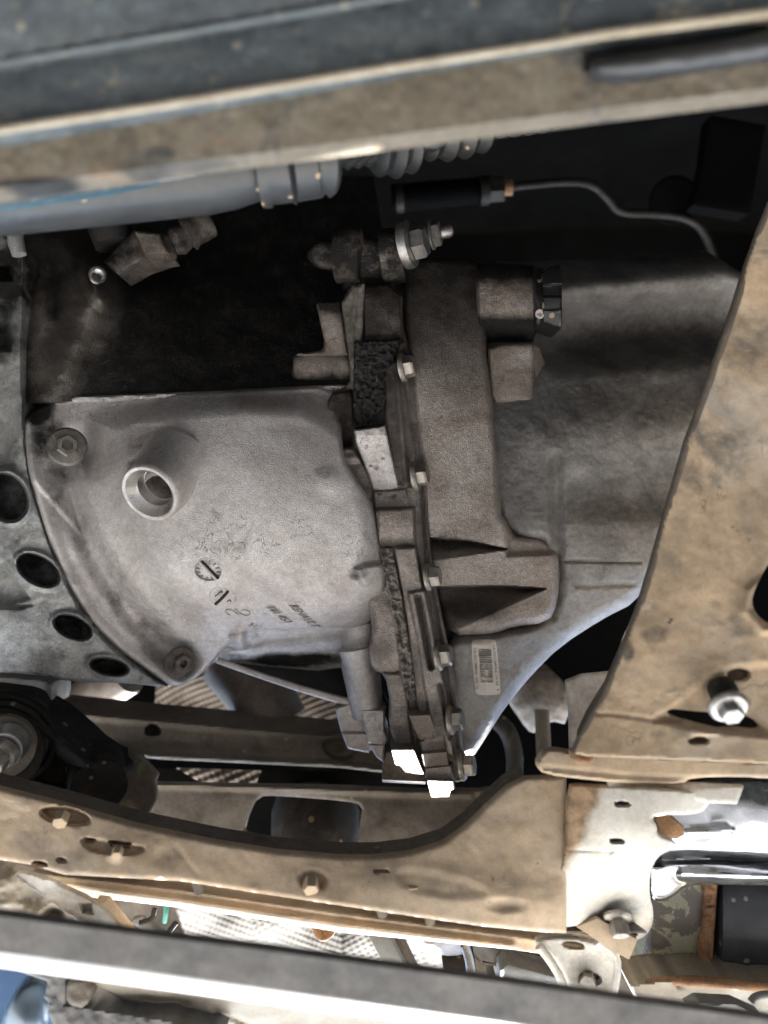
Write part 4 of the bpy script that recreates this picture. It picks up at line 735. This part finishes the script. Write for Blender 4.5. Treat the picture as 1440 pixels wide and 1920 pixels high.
relief('end_bracket', brk, br_s, 'pale_plate', SB, step=3, thick=.004, roll=4, rolld=.0015, grime_shade=lambda X, Y: np.clip(ss((1150 - (X + .42 * (Y - 1480) * 1.15)) / 70 + .3) * .85, 0, 1))  # soft tan-to-pale edge of the sun patch, painted in the mask
place('end_bolt', hex_mesh('end_bolt', 19 * .46 / FPX, .012, 30 * .46 / FPX, .003, 'zinc'), (1156, 1716, .480), (.0, -.75, .8), SB, 10)
prism('stiffener', [(1080, 1738), (1120, 1722), (1160, 1742), (1196, 1762), (1180, 1800), (1160, 1790), (1120, 1764)], .476, 'subframe_dust', SB, (0, 0, -.004), .0006)
prism('bracket_lug', [(1228, 1536), (1240, 1528), (1256, 1528), (1284, 1552), (1284, 1566), (1270, 1574), (1230, 1572), (1236, 1552)], .462, 'rust', SB, (0, 0, -.01), .001)

# ------------------------------------------------------------------ silver pressed cover right of the bracket
CV = thing('silver_cover', 'shiny silver pressed steel cover beside the sunlit bracket', 'cover', (1350, 1580, .50))
cv_s = Surf(tps([(1230, 1480, .500), (1640, 1460, .51), (1240, 1560, .493), (1440, 1560, .490), (1640, 1570, .49), (1220, 1610, .500), (1440, 1612, .498), (1220, 1670, .506), (1440, 1640, .502), (1640, 1650, .50)]), [
    rib([(1225, 1612), (1300, 1608), (1640, 1628)], -.010, 18), rib([(1286, 1560), (1370, 1558)], .006, 9), rib([(1280, 1640), (1640, 1650)], .005, 16), rough(70, .002, 98)])
relief('cover_skin', chaikin([(1220, 1470), (1640, 1450), (1640, 1664), (1440, 1660), (1320, 1658), (1284, 1662), (1260, 1684), (1236, 1692), (1216, 1682), (1214, 1600)], 1), cv_s, 'bright_steel', CV, step=3.5, thick=.003, roll=6, rolld=.004, grime_shade=lambda X, Y: np.maximum(ss((1530 - Y) / 50 + (X - 1330) / 300) * .8, blob((1225, 1605, 20, 16, .9), (1360, 1617, 140, 7, .8))(X, Y)))  # darker towards the top and along the groove
text_part('cover_stamp', 'O', (1378, 1586), (26, 4), (2, -20), cv_s, .0002, 'bright_steel', CV)

# ------------------------------------------------------------------ things below the cover
pb = thing('peeling_block', 'olive painted mounting block with peeling paint and a rusty edge', 'block', (1280, 1750, .53))
relief('block_face', [(1216, 1700), (1224, 1640), (1342, 1640), (1340, 1700), (1334, 1800), (1310, 1842), (1230, 1838), (1212, 1830)], Surf(tps([(1216, 1700, .53), (1340, 1650, .53), (1216, 1835, .54), (1334, 1835, .54), (1275, 1750, .527)]), [rough(20, .001, 3)]), 'olive_peel', pb, step=4, thick=.05, roll=8, rolld=.005)
relief('rust_strip', [(1318, 1640), (1346, 1640), (1342, 1720), (1336, 1800), (1330, 1836), (1300, 1842), (1302, 1830), (1316, 1816), (1310, 1770), (1322, 1720)], Surf(plane(.5245), [rough(12, .003, 6), rough(5, .001, 7)]), 'rust', pb, step=3, thick=.02, roll=4, sm=1)
rb_ = relief('rubber_buffer', [(1352, 1640), (1640, 1640), (1640, 1850), (1440, 1848), (1344, 1838), (1350, 1760)], Surf(cylx(.52, 1745, 170), [rough(60, .001, 3)]), 'navy_rubber', None, step=6, thick=.05, roll=8, rolld=.006); setp(rb_, 'large dark navy rubber buffer at the lower right edge', 'buffer')
ld = relief('rusty_ledge', [(1180, 1846), (1240, 1838), (1330, 1838), (1640, 1852), (1640, 1960), (1300, 1905), (1200, 1890)], Surf(plane(.50, 0, .03, 1300, 1850), [rough(40, .006, 13), rough(12, .002, 14)]), 'cream_paint', None, step=4, thick=.03, roll=6, rolld=.004); setp(ld, 'cream ledge spotted with rust below the peeling block', 'ledge')
rl = tube('rust_patch', [(1210, 1842, .502), (1260, 1838, .50), (1320, 1840, .499), (1440, 1852, .498), (1640, 1866, .498)], [5, 8, 10, 8, 8], 'rust', None, 10, 1); setp(rl, 'crust of orange rust along the cream ledge', 'rust')
cl = tube('clip_ring', [(1408, 1878, .485), (1416, 1868, .485), (1440, 1864, .485), (1480, 1866, .485)], [7, 7, 7, 7], 'pale_rail', None, 12, 2); setp(cl, 'pale round clip at the lower right edge', 'clip')
bs = relief('bright_strap', [(1290, 1892), (1312, 1880), (1380, 1884), (1430, 1906), (1400, 1914), (1330, 1906)], Surf(plane(.47, 0, .03, 1350, 1890)), 'pale_rail', None, step=5, thick=.01, roll=4); setp(bs, 'small pale strap end just above the grey lift rail', 'strap')

# ------------------------------------------------------------------ long bar below the subframe with its end bracket and V stay
BR = thing('stay_bar', 'long tan stay bar running below the subframe', 'bar', (600, 1720, .50))
bt = [(60, 1634), (150, 1644), (340, 1664), (480, 1686), (640, 1706), (780, 1726), (960, 1748), (1080, 1766), (1150, 1780)]
bo = [(1150, 1806), (1080, 1798), (960, 1780), (780, 1762), (640, 1748), (480, 1722), (340, 1702), (150, 1680), (60, 1660)]
relief('bar_body', bt + bo, Surf(plane(.492, -.0005, .004, 720, 1720), [rib([(60, 1638), (340, 1672), (640, 1716), (960, 1758), (1150, 1784)], .002, 9), rib([(60, 1650), (340, 1688), (640, 1734), (960, 1774)], .005, 14), rough(40, .001, 15)]), 'subframe_dust', BR, step=3, thick=.012, roll=7, rolld=.002, grime_shade=blob((420, 1716, 240, 7, .5), (760, 1758, 160, 7, .45)))
for x, y in ((372, 1668), (715, 1712), (805, 1725)): tube('bar_pin', [(x, y - 18, .486), (x + 2, y + 6, .486)], [14, 9], 'brown_beam', BR, 12)
EB = thing('end_loop', 'bent cream metal loop bracket below the sunlit bracket', 'bracket', (1090, 1820, .49))
relief('loop_plate', chaikin([(1006, 1760), (1060, 1756), (1120, 1766), (1152, 1782), (1160, 1800), (1154, 1866), (1140, 1872), (1070, 1862), (1056, 1826), (1030, 1790), (1006, 1776)], 1), Surf(tps([(1010, 1765, .482), (1150, 1785, .482), (1070, 1860, .486), (1150, 1865, .486), (1100, 1800, .490), (1110, 1840, .492)]), [up(ell(1075, 1772, 20, 7, 8), -.008, 4), up(ell(1106, 1836, 20, 12), -.010, 5), bump(1106, 1838, 12, 10, .006), rough(30, .001, 17)]), 'pale_plate', EB, step=3, thick=.005, roll=7, rolld=.004, grime_shade=blob((1110, 1860, 40, 12, .4), (1100, 1790, 40, 10, .3)))
tube('loop_rim', [(1010, 1774, .481), (1032, 1800, .481), (1052, 1834, .481), (1060, 1862, .481)], 8, 'pale_plate', EB, 12, 1); tube('loop_rim', [(1120, 1764, .480), (1152, 1784, .480), (1160, 1810, .480), (1150, 1868, .480)], 7, 'pale_plate', EB, 12, 1)
tube('loop_nut', [(1102, 1834, .492), (1102, 1846, .482)], [15, 15], 'zinc', EB, 6, smooth=20)
VS = thing('v_stay', 'grey V-shaped sheet stay at the lower left', 'stay', (150, 1690, .50))
relief('stay_plate', chaikin([(24, 1642), (36, 1634), (70, 1640), (180, 1690), (212, 1720), (242, 1756), (200, 1748), (160, 1738), (110, 1700), (50, 1660)], 1), Surf(plane(.478, 0, .004, 130, 1700), [up([(150, 1694), (172, 1694), (174, 1714), (156, 1712)], -.006, 3), up(ell(100, 1650, 14, 5, 12), .002, 4), rib([(26, 1646), (110, 1706), (180, 1742)], .004, 8), rough(30, .0015, 19)]), 'pale_plate', VS, step=3, thick=.003, roll=4, grime_shade=blob((130, 1690, 90, 40, .45)))
prism('stay_arm', [(176, 1692), (196, 1694), (246, 1756), (232, 1758)], .480, 'subframe_dust', VS, (0, 0, -.01), .0006)
ub = relief('dusty_underbody', [(-160, 1600), (0, 1618), (60, 1640), (190, 1740), (150, 1752), (60, 1732), (-160, 1716)], Surf(plane(.53), [rough(60, .01, 23), rough(18, .004, 24), bump(100, 1716, 30, 20, -.02)]), 'cream_paint', None, step=4, thick=.02, roll=6); setp(ub, 'crumpled dusty underbody sheet at the lower left edge', 'sheet')
WR = thing('wiring', 'small wiring loom with a green wire below the subframe', 'wiring', (300, 1740, .55))
tube('green_wire', [(312, 1698, .54), (311, 1712, .54), (309, 1728, .545)], 5, 'green_wire', WR, 8, 1); tube('black_wire', [(290, 1704, .55), (286, 1724, .55), (262, 1730, .55)], 5, 'rubber', WR, 8, 1)
tube('black_wire', [(330, 1730, .55), (316, 1748, .55), (312, 1770, .55)], 5, 'rubber', WR, 8, 1); prism('connector', [(244, 1730), (262, 1728), (308, 1762), (296, 1768)], .55, 'heat_foil', WR, (0, 0, -.01), .001)

# ------------------------------------------------------------------ embossed heat shields at the bottom
def foil(P, d, ang, pitch, amp, gx=0, gy=0, mat='heat_foil', g=None, x0=500, y0=1750, name='heat_shield'):
    c, s = math.cos(math.radians(ang)), math.sin(math.radians(ang))
    def f(X, Y, D):
        u = (X * c + Y * s) / pitch * math.pi; v = (-X * s + Y * c) / pitch * math.pi * .8
        if mat == 'heat_foil_old': return D - amp * (np.abs(np.sin(u * .8 + .9 * np.sin(v * .12))) ** 1.5) * (.35 + .65 * noise2(X, Y, 45, 9)) - amp * .25 * np.abs(np.sin(v * 1.3))
        return D - amp * np.abs(np.sin(u)) * np.abs(np.sin(v))
    return relief(name, P, Surf(plane(d, gx, gy, x0, y0), [rough(90, .012, int(d * 1000)), f]), mat, None, step=2.5, thick=.001, grime_shade=g)
hs = foil([(326, 1690), (480, 1716), (640, 1742), (642, 1826), (480, 1790), (352, 1770)], .78, 20, 9, .0022, 0, .02); setp(hs, 'sunlit embossed silver heat shield left of the white strut', 'heat shield')
hs = foil([(470, 1716), (720, 1750), (740, 1832), (640, 1826), (480, 1796)], .78, 62, 10, .0024, .004, .02); setp(hs, 'ribbed silver heat shield sheet behind the white strut', 'heat shield')
hs = foil([(760, 1750), (830, 1760), (860, 1845), (780, 1836)], .79, 70, 11, .0024, 0, .03); setp(hs, 'narrow strip of heat shield right of the white strut', 'heat shield')
wsx = prism('white_strut', [(680, 1738), (722, 1744), (772, 1832), (728, 1826)], [.56, .56, .57, .57], 'pale_rail', None, (0, 0, -.015), .002); setp(wsx, 'bright white flat strut leaning across the heat shields', 'strut')
wsx = prism('brown_strut', [(724, 1748), (748, 1752), (790, 1838), (770, 1836)], .575, 'brown_beam', None, (0, 0, -.015), .002); setp(wsx, 'brown strut edge just right of the white strut', 'strut')
hg = tube('copper_hanger', [(592, 1734, .565), (600, 1758, .565), (618, 1752, .565), (624, 1738, .565)], [9, 9, 8, 8], 'rust', None, 10, 2); setp(hg, 'small rusty hook hanging over the heat shield', 'hook')
VB = thing('valve_block', 'cream and black valve block behind the stay bar', 'valve', (860, 1800, .55))
relief('cap', chaikin([(790, 1762), (872, 1764), (884, 1784), (850, 1794), (810, 1788)], 1), Surf(plane(.53, 0, .05, 840, 1780), [rough(20, .003, 3)]), 'white_plastic', VB, step=3, thick=.02, roll=6); prism('body', [(828, 1792), (892, 1798), (890, 1830), (832, 1826)], .54, 'rubber', VB, (0, 0, -.03), .002)
prism('foot', [(840, 1824), (896, 1826), (918, 1842), (860, 1840)], .54, 'pale_plate', VB, (0, 0, -.02), .001); tube('post', [(872, 1772, .525), (880, 1800, .525), (884, 1830, .525)], 9, 'steel_bolt', VB, 12)
pw = prism('white_box', [(938, 1822), (952, 1808), (1060, 1838), (1120, 1872), (1040, 1866), (934, 1852)], [.55, .55, .56, .58, .59, .58], 'pale_rail', None, (0, 0, -.03), .002); setp(pw, 'bright white box end above the grey lift rail', 'box')
pw = relief('grey_shield', [(880, 1772), (960, 1784), (1060, 1800), (1056, 1850), (960, 1812), (900, 1800)], Surf(plane(.57), [rough(40, .004, 3)]), 'grey_rail', None, step=4, thick=.004); setp(pw, 'grey curved shield behind the loop bracket', 'shield')

# ------------------------------------------------------------------ lift rail at the bottom, close and blurred
LR = thing('lift_rail', 'blurred grey steel lift rail slanting across the bottom', 'lift rail', (600, 1830, .33))
u1 = [(-260, 1684), (0, 1718), (240, 1750), (480, 1780), (720, 1813), (960, 1845), (1200, 1880), (1440, 1912), (1700, 1950)]
u2 = [(-260, 1748), (0, 1785), (240, 1816), (480, 1850), (720, 1884), (960, 1917), (1200, 1952), (1440, 1986), (1700, 2024)]
u3 = [(-260, 1780), (0, 1815), (240, 1848), (480, 1880), (720, 1913), (960, 1944), (1200, 1978), (1440, 2010), (1700, 2046)]
relief('rail_face', u1 + u2[::-1], Surf(plane(.335), [rough(60, .0008, 3)]), 'grey_rail', LR, step=4, thick=.006)
P = u2 + u3[::-1]
prism('rail_flange', P, [.336] * 9 + [.362] * 9, 'pale_rail', LR, (0, .002, -.004), .0004)

# ------------------------------------------------------------------ below the rail: cream sill, dark bracket, blue bodywork outside
sl_ = relief('cream_sill', [(150, 1832), (480, 1870), (720, 1905), (1440, 2000), (1440, 2080), (420, 2010), (330, 1925), (250, 1885)], Surf(plane(.47, 0, .03, 500, 1900), [rough(50, .003, 5), rib([(270, 1872), (350, 1880)], -.004, 10), rib([(400, 1890), (480, 1930)], -.004, 10)]), 'cream_paint', None, step=5, thick=.02, roll=6); setp(sl_, 'cream painted sill edge below the lift rail', 'sill')
DBk = thing('jack_bracket', 'dark grey angled bracket below the lift rail at the lower left', 'bracket', (120, 1870, .45))
relief('bracket_body', [(14, 1815), (90, 1840), (86, 1856), (82, 1870), (92, 1880), (90, 1900), (110, 1950), (420, 1950), (320, 1912), (160, 1888), (124, 1884), (126, 1836), (140, 1830), (30, 1808)], Surf(plane(.45), [rough(20, .002, 6)]), 'grey_rail', DBk, step=4, thick=.02, roll=4)
relief('bracket_pad', [(132, 1832), (176, 1842), (164, 1892), (124, 1884), (124, 1846)], Surf(plane(.445), [rough(20, .001, 6)]), 'brown_beam', DBk, step=4, thick=.012, roll=8, sm=1)
bp_ = relief('blue_panel', [(-500, 1780), (1700, 1800), (1700, 2100), (-500, 2100)], Surf(plane(.95, 0, .02, 200, 1850)), 'blue_paint', None, step=60, thick=.01); setp(bp_, 'deep blue painted body panel seen below the lift rail', 'panel')  # extended far out of view to block sun on the tail housing
pf = relief('pale_fender', chaikin([(0, 1920), (14, 1880), (36, 1846), (66, 1836), (90, 1850), (86, 1900), (60, 1980), (0, 2000)], 2), Surf(tps([(0, 1950, .86), (50, 1850, .85), (90, 1870, .87), (50, 1920, .83)])), 'pale_blue', None, step=5, thick=.03, roll=12, rolld=.02); setp(pf, 'rounded pale blue panel at the bottom left corner', 'panel')
NB = hex_mesh('loose_nut', .0075, .010, .009, .003, 'bright_steel'); k = 0
for x, y, mt, w in ((202, 1862, 0, 'upper left'), (215, 1873, 0, 'upper right'), (192, 1885, 0, 'lower left'), (238, 1893, 0, 'far right'), (228, 1880, 0, 'middle'), (176, 1880, 0, 'far left')):
    o = place('panel_nut', NB, (x, y, .88), (.3, -.2 - .2 * (k % 3), 1), None, 17 * k); setp(o, 'shiny hex nut on the blue panel, %s of the cluster' % w, 'nut', 'nuts on the blue panel'); k += 1
og = place('orange_cap', lathe_mesh('orange_cap', [(.010, 0), (.011, .004), (.009, .009), (.004, .011), (0, .0115)], 'orange', 20), (191, 1872, .87), (0, -.2, 1)); setp(og, 'small orange cap among the nuts on the blue panel', 'cap')

# ------------------------------------------------------------------ middle distance: beam, engine mount, tunnel shields
BM = thing('cross_beam', 'brown pressed steel beam behind the engine mount and gearbox foot', 'beam', (420, 1390, .68))
bm_s = Surf(tps([(90, 1330, .66), (740, 1395, .67), (130, 1400, .655), (740, 1450, .665), (420, 1380, .66)]), [rib([(100, 1336), (300, 1352), (640, 1384), (760, 1396)], .004, 14), rib([(200, 1414), (640, 1436), (760, 1452)], .006, 14), up(ell(286, 1369, 13, 10), -.02, 4), up(ell(636, 1404, 30, 18, 12), -.008, 10), bump(630, 1402, 22, 12, .006, 10), rough(50, .002, 3)])
relief('beam_face', [(92, 1328), (240, 1344), (640, 1380), (780, 1398), (780, 1456), (640, 1440), (300, 1424), (130, 1404), (96, 1370)], bm_s, 'brown_beam', BM, step=3.5, thick=.05, roll=9, rolld=.003, grime_shade=blob((160, 1365, 30, 30, .5), (400, 1385, 50, 25, .4), (480, 1400, 40, 25, .35)))
lw_s = Surf(plane(.64, 0, -.006, 600, 1520), [rough(60, .003, 31), rib([(240, 1468), (880, 1490)], .004, 12)])
wind = chaikin([(484, 1493), (520, 1492), (650, 1502), (680, 1510), (676, 1540), (666, 1600), (456, 1570), (466, 1530)], 1)
relief('lower_channel', [(262, 1462), (300, 1468), (640, 1474), (760, 1480), (900, 1480), (960, 1470), (900, 1560), (820, 1640), (640, 1650), (240, 1600), (200, 1540), (240, 1500)], lw_s, 'brown_beam', BM, step=3.5, thick=.004, holes=[wind], roll=7, rolld=.002, grime_shade=blob((780, 1530, 120, 60, .35), (300, 1540, 70, 40, .25), (700, 1500, 40, 20, .3)))
tube('roller', [(592, 1512, .725), (592, 1514, .715), (592, 1522, .71), (590, 1620, .69)], [60, 76, 82, 82], 'rubber', BM, 48)
relief('dark_backing', [(400, 1440), (760, 1450), (760, 1660), (400, 1640)], plane(.80), 'bay_black', BM, step=20, thick=.002)  # black sheet added behind the window in place of deep shade
relief('beam_gap', [(290, 1440), (660, 1448), (780, 1470), (780, 1478), (300, 1468)], plane(.70), 'bay_black', BM, step=8, thick=.002)  # black sheet filling the dark slot under the beam
relief('tab', [(240, 1402), (262, 1412), (298, 1452), (292, 1466), (296, 1500), (280, 1534), (204, 1520), (232, 1462), (240, 1430)], Surf(plane(.615, 0, -.004, 250, 1460), [rough(30, .002, 5)]), 'brown_beam', BM, step=4, thick=.003, roll=3)
decal('leaf_stain', chaikin([(255, 1462), (256, 1440), (266, 1426), (272, 1432), (266, 1452), (258, 1464)], 1), lambda X, Y: plane(.615, 0, -.004, 250, 1460)(X, Y) - .0016, 'leaf_stain', BM, .0004, 3)
EM = thing('engine_mount', 'black rubber torque mount arm with a bright bolt at the left edge', 'engine mount', (100, 1420, .56))
relief('mount_arm', chaikin([(-80, 1326), (20, 1322), (60, 1336), (110, 1374), (170, 1430), (222, 1448), (226, 1470), (196, 1500), (150, 1506), (90, 1490), (20, 1480), (-80, 1470)], 1), Surf(tps([(-50, 1400, .555), (50, 1400, .56), (200, 1460, .575), (0, 1330, .565), (100, 1480, .57)]), [rib([(-60, 1336), (30, 1336), (80, 1366), (170, 1436)], .014, 26), up([(60, 1400), (150, 1440), (150, 1480), (60, 1470), (20, 1440)], -.015, 20, 1), rough(30, .002, 7)]), 'rubber', EM, step=3.5, thick=.05, roll=8, rolld=.006, back=False)
tube('front_bush', [(10, 1405, .56), (8, 1412, .535)], [72, 68], 'rubber', EM, 40); tube('bush_plate', [(8, 1396, .530), (4, 1402, .522)], [58, 58], 'brown_beam', EM, 36)
tube('rear_bush', [(176, 1440, .60), (186, 1476, .57)], [56, 52], 'rubber', EM, 36)
for R_, d_ in ((66, .548), (84, .556), (100, .566)):
    tube('mount_rib', [(2 + R_ * math.cos(math.radians(a)), 1388 - R_ * .82 * math.sin(math.radians(a)), d_) for a in range(-70, 130, 12)], 7, 'rubber', EM, 10)
wl = place('mount_bolt', hex_mesh('mount_bolt', 25 * .5 / FPX, .014, 34 * .5 / FPX, .005, 'zinc'), (4, 1408, .510), (-.05, -.5, 1), EM, 12)
tube('bolt_collar', [(14, 1394, .52), (6, 1408, .508)], [40, 34], 'steel_bolt', EM, 24)
tube('upper_disc', [(20, 1340, .60), (14, 1366, .58)], [78, 78], 'rubber', EM, 36)
wc = relief('pale_casting', chaikin([(-60, 1262), (40, 1268), (100, 1276), (106, 1300), (98, 1330), (70, 1318), (-60, 1305)], 1), Surf(tps([(-40, 1280, .59), (90, 1280, .60), (30, 1300, .585), (95, 1325, .61)]), [rib([(100, 1280), (96, 1326)], .006, 14)]), 'white_plastic', None, step=4, thick=.03, roll=8, rolld=.006); setp(wc, 'pale rounded casting under the bell housing at the left edge', 'casting')
# old tunnel heat shields and the exhaust flex pipe
hs = foil([(295, 1215), (640, 1240), (700, 1400), (420, 1370), (290, 1340)], .82, 65, 9, .0035, 0, 0, 'heat_foil_old'); setp(hs, 'brown old embossed heat shield in the gap under the gearbox', 'heat shield')
ex = tube('exhaust_flex', [(430, 1230, .74), (480, 1290, .735), (520, 1360, .73)], [62, 64, 60], 'heat_foil_old', None, 36); setp(ex, 'dark ribbed exhaust pipe in the gap behind the web', 'exhaust')
ex = tube('exhaust_bend', [(150, 1330, .78), (190, 1290, .77), (240, 1262, .76)], [44, 44, 40], 'heat_foil_old', None, 28); setp(ex, 'dark brown exhaust bend under the bell housing', 'exhaust')
hs = foil([(330, 1440), (490, 1445), (480, 1470), (380, 1470)], .69, 65, 12, .004, 0, 0, 'heat_foil_old'); setp(hs, 'sliver of brown ribbed shield below the cross beam', 'heat shield')
# right of the gearbox foot
fl = relief('plastic_flap', [(1060, 1276), (1090, 1264), (1170, 1256), (1160, 1330), (1100, 1412), (1068, 1416), (1066, 1330)], Surf(plane(.53, -.01, 0, 1100, 1330), [rough(40, .002, 6)]), 'white_plastic', None, step=4, thick=.002, roll=2, grime_shade=lambda X, Y: .42 + 0 * X); setp(fl, 'dusty grey flap hanging behind the tan crossmember', 'flap')
tk = relief('white_tank', chaikin([(950, 1290), (980, 1268), (1066, 1266), (1068, 1360), (1030, 1350), (1006, 1376), (988, 1370), (958, 1320)], 1), Surf(tps([(960, 1290, .72), (1060, 1270, .71), (1000, 1370, .72), (1030, 1310, .70)]), [rough(30, .003, 3)]), 'white_plastic', None, step=4, thick=.05, roll=12, rolld=.012, grime_shade=lambda X, Y: .55 + 0 * X); setp(tk, 'white plastic bottle in the dark gap right of the gearbox foot', 'bottle')  # mask darkens the bottle to stand for shade in the gap
hz = tube('coolant_hose', [(905, 1340, .70), (950, 1360, .70), (968, 1420, .70), (960, 1480, .70)], 16, 'rubber', None, 16, 2); setp(hz, 'black hose in the gap beside the white bottle', 'hose')
dp = tube('rusty_damper', [(1016, 1330, .68), (1020, 1420, .67)], [14, 14], 'brown_beam', None, 16); setp(dp, 'small brown upright pin beside the white bottle', 'pin')

tw = relief('tunnel_wall', [(120, 1630), (1500, 1630), (1500, 1960), (300, 1880), (120, 1760)], Surf(plane(.91), [rough(60, .02, 8)]), 'brown_beam', None, step=10, thick=.004); setp(tw, 'dark brown body tunnel wall behind the heat shields', 'wall')
